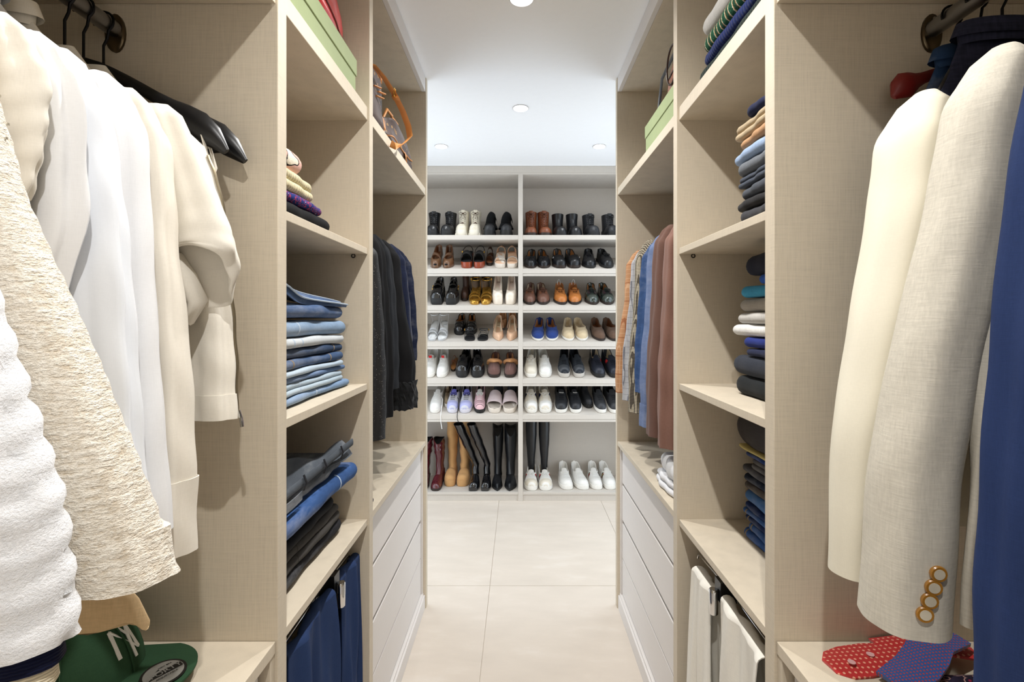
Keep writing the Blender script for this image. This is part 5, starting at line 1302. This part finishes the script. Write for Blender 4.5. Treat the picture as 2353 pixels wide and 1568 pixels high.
# right cabinet, top: knits above the thick shelf
def crochet():
    t = NT('green_crochet', .95, spec=.1); w = t.n('ShaderNodeTexWave', Scale=9.0, Distortion=1.0, _bands_direction='Y'); t.l(t.coord(), w.inputs['Vector']); nz = t.noise(t.coord(), 170, 2)
    f = t.math('ADD', t.math('MULTIPLY', w.outputs['Fac'], .75), t.math('MULTIPLY', nz, .25))
    t.color(t.ramp(f, [(.25, s2l((38, 82, 60))), (.42, s2l((60, 104, 78))), (.5, s2l((226, 220, 204))), (.62, s2l((190, 148, 92))), (.75, s2l((40, 74, 58)))])); t.bump(t.noise(t.coord(), 260, 2), .8, .004); return t.m
stack(1, .470, .892, 1.956, [
    dict(name='folded_sweater', label='dark bottle-green cable sweater lying on the thick shelf', cat='sweater', h=.030, mat=knit('bottle_green_cable', (46, 56, 52), rib=200, depth=1.0), y1=1.255),
    dict(name='folded_sweater', label='navy cable sweater second from the shelf', cat='sweater', h=.036, mat=knit('navy_cable', (38, 50, 100), rib=200, depth=1.0), y1=1.23),
    dict(name='folded_sweater', label='green, cream and tan crochet sweater', cat='sweater', h=.044, mat=crochet(), y1=1.235, lobes=1),
    dict(name='folded_sweater', label='fluffy pale grey sweater on the crochet one', cat='sweater', h=.050, mat=cloth('fluffy_grey', (186, 184, 180), weave=200, bump=.7, sheen=.1), y1=1.235)], wave=lambda y: 0)
# right cabinet, upper shelf
def woo(n, c): return cloth(n, c, weave=350, var=.16, bump=.4, sheen=.03)
stack(1, .480, .892, 1.550, [
    dict(name='folded_sweater', label='charcoal sweater at the bottom of the wool pile', cat='sweater', h=.030, mat=woo('charcoal_a', (58, 58, 62)), y1=1.045),
    dict(name='folded_sweater', label='black sweater second from the bottom of the wool pile', cat='sweater', h=.022, mat=woo('black_a', (38, 37, 38)), y1=1.065),
    dict(name='folded_sweater', label='slate grey sweater third from the bottom of the wool pile', cat='sweater', h=.026, mat=woo('slate_a', (72, 76, 84)), y1=1.045),
    dict(name='folded_sweater', label='dark blue-grey ribbed sweater fourth from the bottom of the wool pile', cat='sweater', h=.027, mat=woo('slate_b', (66, 72, 84)), y1=1.055, lobes=2),
    dict(name='folded_sweater', label='mid grey sweater under the light blue one', cat='sweater', h=.030, mat=woo('grey_a', (104, 108, 114)), y1=1.06),
    dict(name='folded_sweater', label='light blue sweater in the wool pile', cat='sweater', h=.028, mat=woo('pale_blue', (150, 170, 200)), y1=1.08),
    dict(name='folded_sweater', label='thin tan sweater under the camel one', cat='sweater', h=.022, mat=woo('tan_wool', (186, 144, 106)), y1=1.05),
    dict(name='folded_sweater', label='camel sweater near the top of the wool pile', cat='sweater', h=.036, mat=woo('camel_wool', (184, 164, 134)), y1=1.07, lobes=2),
    dict(name='folded_sweater', label='navy sweater on top of the wool pile', cat='sweater', h=.022, mat=woo('navy_wool', (28, 34, 66)), y1=1.02)])
# right cabinet, middle shelf
stack(1, .545, .892, 1.160, [
    dict(name='folded_sweatshirt', label='black sweatshirt with ribbed edge at the bottom of the bright pile', cat='sweatshirt', h=.048, mat=woo('black_b', (32, 35, 37)), y1=1.215, seams=(.45,)),
    dict(name='folded_sweatshirt', label='charcoal blue sweatshirt second from the bottom of the bright pile', cat='sweatshirt', h=.050, mat=woo('charcoal_blue', (50, 54, 64)), y1=1.235),
    dict(name='folded_sweater', label='thin midnight sweater under the royal navy one', cat='sweater', h=.020, mat=woo('midnight', (36, 42, 70)), y1=1.16),
    dict(name='folded_sweater', label='royal navy sweater under the white one', cat='sweater', h=.027, mat=woo('royal_navy', (36, 50, 120)), y1=1.165),
    dict(name='folded_sweater', label='white sweater in the bright pile', cat='sweater', h=.029, mat=woo('white_wool', (232, 230, 226)), y1=1.235),
    dict(name='folded_sweater', label='pale silver grey sweater above the white one', cat='sweater', h=.029, mat=woo('silver_wool', (196, 192, 186)), y1=1.205),
    dict(name='folded_sweater', label='stone grey sweater under the turquoise one', cat='sweater', h=.034, mat=woo('stone_wool', (168, 160, 148)), y1=1.195),
    dict(name='folded_sweater', label='turquoise sweater in the bright pile', cat='sweater', h=.029, mat=woo('turquoise_wool', (62, 152, 190)), y1=1.18),
    dict(name='folded_sweater', label='cobalt blue sweater above the turquoise one', cat='sweater', h=.023, mat=woo('cobalt_wool', (30, 84, 176)), y1=1.10),
    dict(name='folded_sweater', label='black-navy sweater on top of the bright pile', cat='sweater', h=.050, mat=woo('ink_wool', (26, 28, 44)), y1=1.17)])
# right cabinet, lower shelf
jd = lambda k: denim('right_jean_%s' % k, dict(a=(52, 88, 152), b=(58, 92, 150), c=(30, 48, 92), d=(62, 98, 156), e=(34, 54, 100), f=(76, 116, 168), g=(92, 86, 82), h=(40, 48, 66), i=(86, 86, 92), k=(96, 94, 94), l=(40, 64, 124))[k], .5)
stack(1, .600, .892, .769, [
    dict(name='folded_jeans', label='bright blue jeans resting on the shelf under the narrow pile', cat='jeans', h=.024, mat=jd('a'), y1=1.285, seams=(.86,), seam_mat=STITCH),
    dict(name='folded_jeans', label='mid blue jeans second from the bottom of the narrow pile', cat='jeans', h=.022, mat=jd('b'), y1=1.262, seams=(.86,), seam_mat=STITCH),
    dict(name='folded_jeans', label='dark indigo jeans third from the bottom of the narrow pile', cat='jeans', h=.016, mat=jd('c'), y1=1.28, seams=(.86,), seam_mat=STITCH),
    dict(name='folded_jeans', label='medium blue jeans fourth from the bottom of the narrow pile', cat='jeans', h=.016, mat=jd('d'), y1=1.285, seams=(.86,), seam_mat=STITCH),
    dict(name='folded_jeans', label='inky jeans fifth from the bottom of the narrow pile', cat='jeans', h=.016, mat=jd('e'), y1=1.28),
    dict(name='folded_jeans', label='faded sky-blue jeans in the middle of the narrow pile', cat='jeans', h=.033, mat=jd('f'), y1=1.287, seams=(.88,), seam_mat=STITCH),
    dict(name='folded_trousers', label='brown-grey trousers above the faded jeans', cat='trousers', h=.022, mat=jd('g'), y1=1.285, seams=(.85,)),
    dict(name='folded_trousers', label='dark navy trousers between the grey ones', cat='trousers', h=.021, mat=jd('h'), y1=1.28),
    dict(name='folded_trousers', label='flat grey trousers below the rolled ones', cat='trousers', h=.019, mat=jd('i'), y1=1.297),
    dict(name='folded_trousers', label='mid grey trousers with a turned end', cat='trousers', h=.028, mat=jd('k'), y1=1.25, lobes=2),
    dict(name='folded_shirt', label='vivid blue shirt under the yellow one', cat='shirt', h=.012, mat=jd('l'), y1=1.27),
    dict(name='folded_shirt', label='thin pale yellow shirt under the charcoal bundle', cat='shirt', h=.010, mat=cloth('pale_yellow', (206, 190, 124)), y1=1.31),
    dict(name='folded_jacket', label='soft charcoal velvet bundle on top of the narrow pile', cat='jacket', h=.088, mat=cloth('charcoal_velvet', (62, 58, 58), weave=300, var=.2, sheen=.05), y1=1.345, lobes=1, jag=.008)])
# counters over the drawers
folded('folded_jeans', 'white jeans folded on the right drawer counter', 'jeans', 1, .480, 1.425, 1.70, CT, .050, cloth('white_denim_a', (226, 226, 228), weave=500, var=.05), lobes=2, seed=2, depth=.3, jag=.008)
folded('folded_jeans', 'second white jeans lying on the other white pair', 'jeans', 1, .486, 1.425, 1.675, CT+.050, .062, cloth('white_denim_b', (234, 234, 234), weave=500, var=.05), lobes=1, seed=4, depth=.3, jag=.012, seams=(.7,))
folded('folded_belt_cloth', 'small navy garment lying on the left drawer counter', 'clothing', -1, -.452, 1.42, 1.50, CT, .030, NAVD, lobes=2, seed=1, depth=.2)
# ================================================================== trouser racks
def drape_mb(s, xf, y0, y1, ztop, zbot, th=.022, seed=0, flare=.02, amp=.006, n=60, drop=0.0):
    """cloth folded over a rod that runs along y"""
    prof = []
    for z in np.linspace(zbot, ztop-.012, 16): prof.append((0.0, z))
    for a in np.linspace(0, math.pi, 7): prof.append((th/2*(1-math.cos(a)), ztop - .012 + .012*math.sin(a)))
    for z in np.linspace(ztop-.012, zbot+.04, 16): prof.append((th, z))
    rows = []
    for (d, z) in prof:
        q = (ztop-z)/(ztop-zbot); row = []
        for i in range(n):
            u = i/(n-1); y = y0 + (y1-y0)*u + (u-.5)*flare*q
            w = amp*(.25 + q**.4)*(math.sin(9*u + seed + 2.5*q) + .6*math.sin(17*u + seed*2 - 3*q) + .25*math.sin(31*u + 5*q))
            row.append(Vector((xf + s*d - s*(w + flare*.4*q*(1 if d < th/2 else -.2)), y, z - drop*u*(1-q))))
        rows.append(row)
    return thicken(MB().loft(rows, False), .0025 * (1 if s < 0 else -1))

def trouser_rack(s, yk, zk, label):
    front = XL if s < 0 else XR; t = thing('trouser_rack', label, 'trouser rack', (front + s*.2, yk, zk)); X = lambda d: front + s*d
    zr = zk + .022
    obj('slide_rail', MB().box(X(.035), X(.48), yk-.012, yk+.012, zr+.006, zr+.034), M_STEEL, t)
    obj('runner', MB().box(X(.05), X(.50), yk-.008, yk+.008, zr+.034, .7495), M_STEEL, t)
    obj('end_block', MB().box(X(.022), X(.060), yk-.017, yk+.017, zr-.018, zr+.030), M_BLACKP, t)
    obj('knob', MB().tube([(X(.012), yk, zk-.030), (X(.012), yk, zk-.028), (X(.012), yk, zk+.028), (X(.012), yk, zk+.030)], [.009, .0105, .0105, .009], 20), M_CHROME, t, 40)
    for k in range(3):
        for sg in (-1, 1):
            ex = min(1.0, ((1.375-yk) if sg > 0 else (yk-.892))/.222); x = X(.055 + .10*k); m = MB().tube([(x, yk + sg*.014, zr-.002), (x, yk + sg*.10*ex, zr-.006), (x, yk + sg*.20*ex, zr-.010), (x, yk + sg*.212*ex, zr-.014), (x, yk + sg*.216*ex, zr-.026)], .0034, 8)
            obj('arm', m, M_CHROME, t, 50)
    return t
trouser_rack(-1, 1.19, .662, 'chrome pull-out trouser rack under the dark denim shelf')
trouser_rack(1, 1.15, .668, 'chrome pull-out trouser rack under the narrow jeans pile')
NAVC = cloth('royal_blue_cotton', (38, 56, 94), weave=700, var=.10, bump=.15); GRYC = cloth('taupe_grey_wool', (92, 86, 78), weave=500); WHC = cloth('white_linen_trousers', (232, 228, 218), weave=500, var=.05)
def draped(name, label, s, x, y0, y1, zt, zb, mat, **kw):
    mb = drape_mb(s, x, y0, y1, zt, zb, **kw); t = thing(name, label, 'trousers', (x, (y0+y1)/2, zb)); obj('legs', mb, mat, t, 60); return t
tb = draped('draped_trousers', 'royal blue trousers draped over the trouser rack', -1, -.452, 1.215, 1.368, .690, .13, NAVC, seed=2, flare=.010, amp=.009, th=.026, drop=.012)
obj('legs', drape_mb(-1, -.452, .955, 1.160, .680, .13, seed=5, flare=.03, amp=.012, th=.026, drop=-.014), NAVC, tb, 60)
draped('draped_trousers', 'taupe grey trousers draped behind the royal blue pair', -1, -.556, .905, 1.165, .684, .14, GRYC, seed=3, flare=.02, amp=.006, th=.026)
tw_ = draped('draped_trousers', 'white linen trousers draped over the trouser rack', 1, .470, .93, 1.122, .690, .12, WHC, seed=1, flare=.03, amp=.011, th=.030, drop=-.010)
obj('legs', drape_mb(1, .470, 1.178, 1.30, .676, .12, seed=4, flare=.03, amp=.007, th=.036), WHC, tw_, 60)
# ================================================================== boxes and bags
GREENB = leather('sage_green_paper', (150, 163, 118), .7, var=.03, bump=.02)
def box_(label, s, x0, x1, y0, y1, z0, h, lid=.045):
    t = thing('shoe_box', label, 'box', ((x0+x1)/2, (y0+y1)/2, z0))
    bbx('box_body', GREENB, t, x0, x1, y0, y1, z0+.0005, z0+h-.008, .001)
    e = .003; bbx('lid', GREENB, t, x0-e, x1+e, y0-e, y1+e, z0+h-lid, z0+h, .0015)
    return t
box_('sage green lidded box under a red handbag', -1, -.80, -.455, .905, 1.335, Z1T, .112)
box_('sage green lidded box under a brown handbag', 1, .475, .80, 1.43, 1.79, Z1B+.033, .112)
def blob_bag(mb_pts, seed=0): pass
def bag_shape(cx, cy, z0, w, d, h, rot=0.0, seed=0, top=.55, crumple=.004, n=36, m=14, tilt=0.0):
    """soft handbag: w along its long side (y before turning), d thick"""
    R = []
    for i in range(m+1):
        q = i/m; k = (1 - (1-top)*q**1.4); sw = .96 + .08*math.sin(math.pi*min(1, q*1.4)); end = 1.0
        if i == 0: end = .86
        if i == m: end = .80
        ring = []
        for j in range(n):
            a = 2*math.pi*j/n; ca, sa = math.cos(a), math.sin(a)
            u = d/2*k*end*abs(ca)**.55*(1 if ca > 0 else -1); v = w/2*sw*end*abs(sa)**.55*(1 if sa > 0 else -1)
            u += crumple*math.sin(4*a + seed + 5*q); v += crumple*math.sin(3*a + seed*2 + 3*q)
            z = z0 + h*q + (crumple*math.sin(5*a+seed)*min(1, q*3) if i else 0); u += tilt*h*q
            ring.append(Vector((cx + u*math.cos(rot) - v*math.sin(rot), cy + u*math.sin(rot) + v*math.cos(rot), z)))
        R.append(ring)
    return MB().loft(R), R
REDL = leather('red_embossed_leather', (188, 34, 36), .35, coat=.3, grain=60, bump=.5); VACH = leather('natural_cowhide', (206, 140, 78), .4, var=.06); BRBAG = leather('chestnut_leather', (132, 78, 50), .42)
def monogram():
    t = NT('brown_monogram_canvas', .5); co = t.coord((1, 1, 1)); v = t.n('ShaderNodeTexVoronoi', Scale=34.0); v.inputs['Randomness'].default_value = .25; t.l(co, v.inputs['Vector'])
    r = t.math('LESS_THAN', v.outputs['Distance'], .20); r2 = t.math('GREATER_THAN', v.outputs['Distance'], .11)
    nz = t.noise(co, 12, 2)
    t.color(t.mix(t.ramp(nz, [(.3, s2l((54, 42, 40))), (.7, s2l((84, 68, 62)))]), s2l((164, 128, 78)), t.math('MULTIPLY', t.math('MULTIPLY', r, r2), .8))); return t.m
M_MONO = monogram()
t = thing('handbag', 'red embossed leather bag lying on the sage green box', 'handbag', (-.60, 1.16, Z1T+.112))
mb, R = bag_shape(-.550, 1.17, Z1T+.1135, .29, .18, .17, seed=2, top=.6, crumple=.007); obj('body', mb, REDL, t, 70)
obj('piping', MB().tube([p + Vector((.002, 0, .0)) for p in R[3]], .003, 6, closed=True), leather('dark_red_piping', (110, 18, 22), .4), t, 60)
obj('handle', MB().tube([(-.56, 1.06, 2.235), (-.545, 1.07, 2.29), (-.545, 1.14, 2.32), (-.545, 1.21, 2.29), (-.56, 1.22, 2.235)], .006, 8), REDL, t, 60)
zc_ = Z1B + .033
t = thing('handbag', 'upright monogram canvas handbag with a long tan strap', 'handbag', (-.55, 1.52, zc_))
mb, R = bag_shape(-.512, 1.52, zc_+.001, .20, .14, .20, seed=1, top=.75, crumple=.005); obj('body', mb, M_MONO, t, 70)
obj('top_trim', MB().tube([p + Vector((0, 0, .002)) for p in R[-2]], .005, 6, closed=True, flat=1.0), VACH, t, 60)
sp = [P(857, 148, 1.46), P(880, 175, 1.52), P(905, 215, 1.60), P(925, 255, 1.66), P(938, 290, 1.70), P(942, 315, 1.70), P(928, 330, 1.65), P(908, 336, 1.60), P(898, 330, 1.60)]
st = obj('strap', MB().tube(sp, .0125, 8, flat=.16, up=(.35, .9, .3)), VACH, t, 60)
obj('buckle', MB().tube([P(903, 213, 1.595) + Vector((.006, .014*math.cos(a), .014*math.sin(a))) for a in np.linspace(0, 2*math.pi, 13)[:-1]], .002, 6, closed=True), GOLD, st, 50)
obj('strap_keeper', MB().tube([P(908, 222, 1.60), P(911, 229, 1.61)], .0150, 8, flat=.35, up=(.35, .9, .3)), VACH, st, 50)
for k, (px, py) in enumerate(((868, 200), (878, 214), (874, 224))):
    obj('leather_tab', MB().tube([P(px-9, py-4, 1.49) + Vector((.0, 0, 0)), P(px+4, py+3, 1.52) + Vector((.004, 0, 0))], .005, 6, flat=.4), VACH, t, 50)
t = thing('handbag', 'slumped monogram canvas bag with tan leather trim', 'handbag', (-.53, 1.86, zc_))
mb, R = bag_shape(-.530, 1.86, zc_+.001, .37, .18, .125, seed=4, top=.8, crumple=.007); obj('body', mb, M_MONO, t, 70)
obj('trim_panel', MB().tube([(-.437, 1.86, zc_+.012), (-.452, 1.90, zc_+.055), (-.472, 1.93, zc_+.10)], .014, 8, flat=.2, up=(1, 0, 0)), VACH, t, 60)
obj('piping', MB().tube([p + Vector((.0015, 0, 0)) for p in R[5]], .0028, 6, closed=True), VACH, t, 60)
for dy in (-.05, .03):
    obj('handle', MB().tube([(-.50, 1.80+dy, zc_+.12), (-.485, 1.81+dy, zc_+.165), (-.485, 1.88+dy, zc_+.170), (-.50, 1.90+dy, zc_+.12)], .0055, 8), VACH, t, 60)
for k, (y, z, ch) in enumerate(((1.735, .070, 'LV'), (1.80, .045, 'LV'), (1.87, .075, 'LV'))):
    tm = xform(text_mesh(ch, .030), Matrix.Translation((-.4425 - .10*(z-.04), y, zc_+z)) @ Matrix.Rotation(math.radians(90), 4, 'Z') @ Matrix.Rotation(math.radians(75), 4, 'X'))
    obj('monogram', tm, plain('monogram_tan', (186, 146, 88), .5), t)
t = thing('leather_case', 'small tan leather case between the two monogram bags', 'leather case', (-.48, 1.63, zc_))
bbx('body', VACH, t, -.56, -.462, 1.608, 1.652, zc_+.0005, zc_+.075, .004); bbx('flap', VACH, t, -.555, -.4585, 1.6062, 1.6538, zc_+.045, zc_+.078, .003)
zb_ = zc_ + .112
t = thing('handbag', 'chestnut brown leather bag on the sage green box', 'handbag', (.57, 1.54, zb_))
mb, R = bag_shape(.590, 1.545, zb_+.001, .22, .20, .19, seed=3, top=.55, crumple=.006); obj('body', mb, BRBAG, t, 70)
obj('piping', MB().tube([p + Vector((-.0015, 0, 0)) for p in R[6]], .003, 6, closed=True), leather('dark_piping', (50, 30, 24), .4), t, 60)
obj('gusset_loop', MB().tube([(.486, 1.52+.05*math.cos(a), zb_+.09+.06*math.sin(a)) for a in np.linspace(0, 2*math.pi, 19)[:-1]], .003, 6, closed=True), leather('dark_piping', (50, 30, 24), .4), t, 60)
obj('shoulder_strap', MB().tube([(.52, 1.60, zb_+.17), (.50, 1.67, zb_+.12), (.497, 1.69, zb_+.05), (.50, 1.715, zb_+.006)], .010, 8, flat=.2, up=(1, .3, 0)), BLK, t, 60)
t = thing('clear_pouch', 'shiny clear vinyl pouch with orange tag by the box', 'pouch', (.53, 1.86, zc_))
cl = NT('clear_vinyl', .08); cl.color(s2l((176, 180, 184))); cl.b.inputs['Transmission Weight'].default_value = .55; cl.b.inputs['Coat Weight'].default_value = .5
mb, R = bag_shape(.545, 1.865, zc_+.002, .12, .12, .060, seed=5, top=.5, crumple=.006); obj('body', mb, cl.m, t, 70)
obj('tag', MB().box(.512, .516, 1.803, 1.822, zc_+.058, zc_+.105), plain('orange_tag', (232, 128, 40), .5), t)
# ================================================================== cap
CAPM = cloth('bottle_green_cotton', (46, 76, 52), weave=700, var=.10, bump=.2)
zc0 = CT - .004
cap = thing('baseball_cap', 'dark green baseball cap with white monogram and round brim sticker', 'cap', (-.68, .742, zc0), (0, 0, 0))
cxx, cyy = -.700, .742
rings = []
for q in np.linspace(0, 1, 12):
    a = q*math.pi/2*.985; r = math.cos(a)**.85; z = zc0 + .010 + .118*math.sin(a)
    rings.append([Vector((cxx + (.098*r)*math.cos(t_) + .006*r, cyy + (.082*r)*math.sin(t_), z - .0)) for t_ in np.linspace(0, 2*math.pi, 37)[:-1]])
base_ = [[Vector((v.x, v.y, zc0 + .001)) for v in rings[0]]]
obj('crown', MB().loft(base_ + rings), CAPM, cap, 60)
for k in range(6):
    t_ = 2*math.pi*k/6 + .0
    obj('panel_seam', MB().tube([Vector((cxx + (.0995*math.cos(a)**.85)*math.cos(t_) + .006*math.cos(a)**.85, cyy + .0835*math.cos(a)**.85*math.sin(t_), zc0 + .010 + .119*math.sin(a))) for a in np.linspace(0.0, 1.5, 12)], .0014, 5), CAPM, cap, 60)
obj('top_button', MB().sphere((cxx, cyy, zc0+.128), (.008, .008, .004), 12, 8), CAPM, cap, 60)
def brim(u, v, up=0.0):                  # u across -1..1, v out 0..1
    a = u*1.12; bx0 = cxx + .006 + .098*math.cos(a); by0 = cyy + .082*math.sin(a)
    ox = bx0 + v*(.078*math.cos(u*.95)**.5 + .006); oy = by0 + v*(.012*u)
    return Vector((ox, oy, zc0 + .012 + .010*(1-u*u) - .004*v + up))
top = [[brim(u, v, .003) for u in np.linspace(-1, 1, 25)] for v in np.linspace(-.04, 1, 9)]
bo = obj('brim', thicken(MB().loft(top, False), .0035), CAPM, cap, 60)
for vv in (.35, .55, .75, .92):
    obj('stitch_row', MB().tube([brim(u, vv, .0032) for u in np.linspace(-.95, .95, 24)], .0006, 4), cloth('green_thread', (58, 84, 62)), bo, 60)
sc_ = brim(-.02, .56, .0085)
nrm = Vector((.05, 0, 1)).normalized()
stk = obj('brim_sticker', MB().tube([sc_, sc_ + nrm*.0006], .0300, 40), plain('black_sticker', (18, 18, 18), .35), bo, 40)
obj('sticker_disc', MB().tube([sc_ + nrm*.0006, sc_ + nrm*.0010], .0262, 40), plain('silver_sticker', (142, 140, 134), .3, metal=.3), bo, 40)
Ms = Matrix.Translation(sc_ + nrm*.0012) @ Matrix.Rotation(math.radians(58), 4, 'Z')
obj('sticker_band', xform(MB().box(-.0245, .0245, -.0055, .0060, 0, .0002), Ms), plain('black_sticker', (18, 18, 18), .35), bo)
obj('sticker_lettering', xform(text_mesh('9FORTY', .0135, .0001), Ms @ Matrix.Translation((0, .0003, .0005))), plain('silver_sticker', (142, 140, 134), .3, metal=.3), bo)
obj('sticker_lettering', xform(text_mesh('ADJUSTABLE', .0052, .0001), Ms @ Matrix.Translation((0, -.0115, .0005))), plain('black_sticker', (18, 18, 18), .35), bo)
obj('sticker_lettering', xform(text_mesh('NEW ERA', .0042, .0001), Ms @ Matrix.Translation((.007, .0135, .0005))), plain('black_sticker', (18, 18, 18), .35), bo)
obj('sticker_flag', xform(MB().box(-.010, -.002, .009, .0175, 0, .0004), Ms), plain('black_sticker', (18, 18, 18), .35), bo)
NYM = cloth('white_embroidery', (236, 236, 232), weave=1500)
def on_crown(a_el, t_az, off=.0012):
    r = math.cos(a_el)**.85; return Vector((cxx + (.098*r)*math.cos(t_az) + .006*r, cyy + .082*r*math.sin(t_az), zc0 + .010 + .118*math.sin(a_el))) + Vector((math.cos(t_az)*math.cos(a_el), math.sin(t_az)*math.cos(a_el), math.sin(a_el)))*off
def stroke(pts, r=.0030):
    return MB().tube([on_crown(.42 + .42*y, .10 + .40*x, .0015) for x, y in pts], r, 6, flat=.5)
for pts in ([(-.75, .0), (-.75, .95)], [(-.75, .95), (.35, -.05)], [(.35, -.05), (.35, .95)]):      # N
    obj('monogram_stroke', stroke(pts), NYM, cap, 50)
for pts in ([(-.35, 1.15), (.05, .55)], [(.75, 1.15), (.05, .55)], [(.05, .55), (.05, -.25)]):       # Y
    obj('monogram_stroke', stroke(pts, .0026), NYM, cap, 50)
# ================================================================== ties and scarf on the right wardrobe base
zt0 = CT - .004 + .001
def dots_mat(name, base, dot, sc=110, r=.22):
    t = NT(name, .45, spec=.4); v = t.n('ShaderNodeTexVoronoi', Scale=float(sc)); v.voronoi_dimensions = '2D'; v.inputs['Randomness'].default_value = .05; t.l(t.coord(), v.inputs['Vector'])
    t.color(t.mix(s2l(base), s2l(dot), t.math('LESS_THAN', v.outputs['Distance'], r))); t.b.inputs['Sheen Weight'].default_value = .3; return t.m
def ribbon(path, widths, th=.004, tip=True):
    """flat band lying on a surface"""
    L, Rr = [], []
    for i, p in enumerate(path):
        p = Vector(p); d = (Vector(path[min(i+1, len(path)-1)]) - Vector(path[max(i-1, 0)])); d.z = 0; d.normalize(); nn = Vector((-d.y, d.x, 0))
        L.append(p + nn*widths[i]/2); Rr.append(p - nn*widths[i]/2)
    rows = [[l.lerp(r, k) + Vector((0, 0, .003*math.sin(math.pi*k))) for l, r in zip(L, Rr)] for k in np.linspace(0, 1, 7)]
    return thicken(MB().loft(rows, False), -th)
RT = dots_mat('red_dotted_silk', (190, 36, 38), (236, 168, 140)); BT = dots_mat('blue_red_micro_silk', (44, 82, 150), (176, 56, 58), 190, .26); PSC = paisley_mat('dark_paisley_silk', (34, 26, 44), (150, 40, 70), (190, 150, 140), 70); PSC2 = paisley_mat('violet_paisley_silk', (44, 34, 120), (190, 60, 110), (220, 170, 160), 80)
t = thing('necktie', 'red silk tie with pale dots lying on the counter', 'tie', (.58, .80, zt0))
pth = [(.512, .790, zt0+.001), (.530, .793, zt0+.002), (.56, .800, zt0+.003), (.60, .806, zt0+.006), (.64, .806, zt0+.010), (.67, .80, zt0+.014)]
obj('blade', ribbon(pth, [.030, .062, .070, .066, .056, .05]), RT, t, 60)
obj('fold', ribbon([(.62, .832, zt0+.006), (.66, .828, zt0+.012), (.72, .815, zt0+.018), (.76, .80, zt0+.018)], [.04, .045, .045, .04]), RT, t, 60)
for (x, y) in ((.548, .788), (.592, .806)): obj('crest', MB().tube([(x, y, zt0+.0095), (x, y, zt0+.0102)], .006, 10), plain('pale_crest', (226, 176, 176), .6), t, 50)
t = thing('necktie', 'blue and red patterned tie curled over the red one', 'tie', (.64, .76, zt0))
obj('blade', ribbon([(.575, .742, zt0+.012), (.60, .748, zt0+.016), (.632, .760, zt0+.022), (.662, .778, zt0+.030), (.69, .800, zt0+.036), (.74, .82, zt0+.036)], [.045, .055, .058, .058, .058, .056], .006), BT, t, 60)
t = thing('silk_scarf', 'dark paisley silk scarf heaped under the ties', 'scarf', (.70, .72, zt0))
rows = [[Vector((.60 + .24*u, .66 + .11*v, zt0 + .002 + .018*abs(math.sin(5*u + 3*v))*math.sin(math.pi*v)*math.sin(math.pi*u) + .010*math.sin(math.pi*u)*math.sin(math.pi*v))) for u in np.linspace(0, 1, 24)] for v in np.linspace(0, 1, 14)]
obj('cloth', thicken(MB().loft(rows, False), .002), PSC, t, 60)
t = thing('silk_scarf', 'violet and rose paisley scarf at the counter edge', 'scarf', (.57, .67, zt0))
rows = [[Vector((.545 + .16*u, .62 + .035*v, zt0 + .002 + .010*math.sin(math.pi*u)*math.sin(math.pi*v) + .004*abs(math.sin(9*u+4*v))*math.sin(math.pi*v))) for u in np.linspace(0, 1, 20)] for v in np.linspace(0, 1, 10)]
obj('cloth', thicken(MB().loft(rows, False), .002), PSC2, t, 60)

t = thing('trinket_dish', 'small round beige dish at the counter edge beside the violet scarf', 'dish', (.530, .686, zt0))
obj('bowl', MB().loft([[Vector((.530 + r*math.cos(a), .686 + r*math.sin(a), zt0 + z)) for a in np.linspace(0, 2*math.pi, 25)[:-1]] for r, z in ((.014, .0), (.020, .004), (.023, .016), (.0215, .016), (.018, .006), (.004, .004))]), plain('beige_ceramic', (196, 180, 146), .35), t, 50)
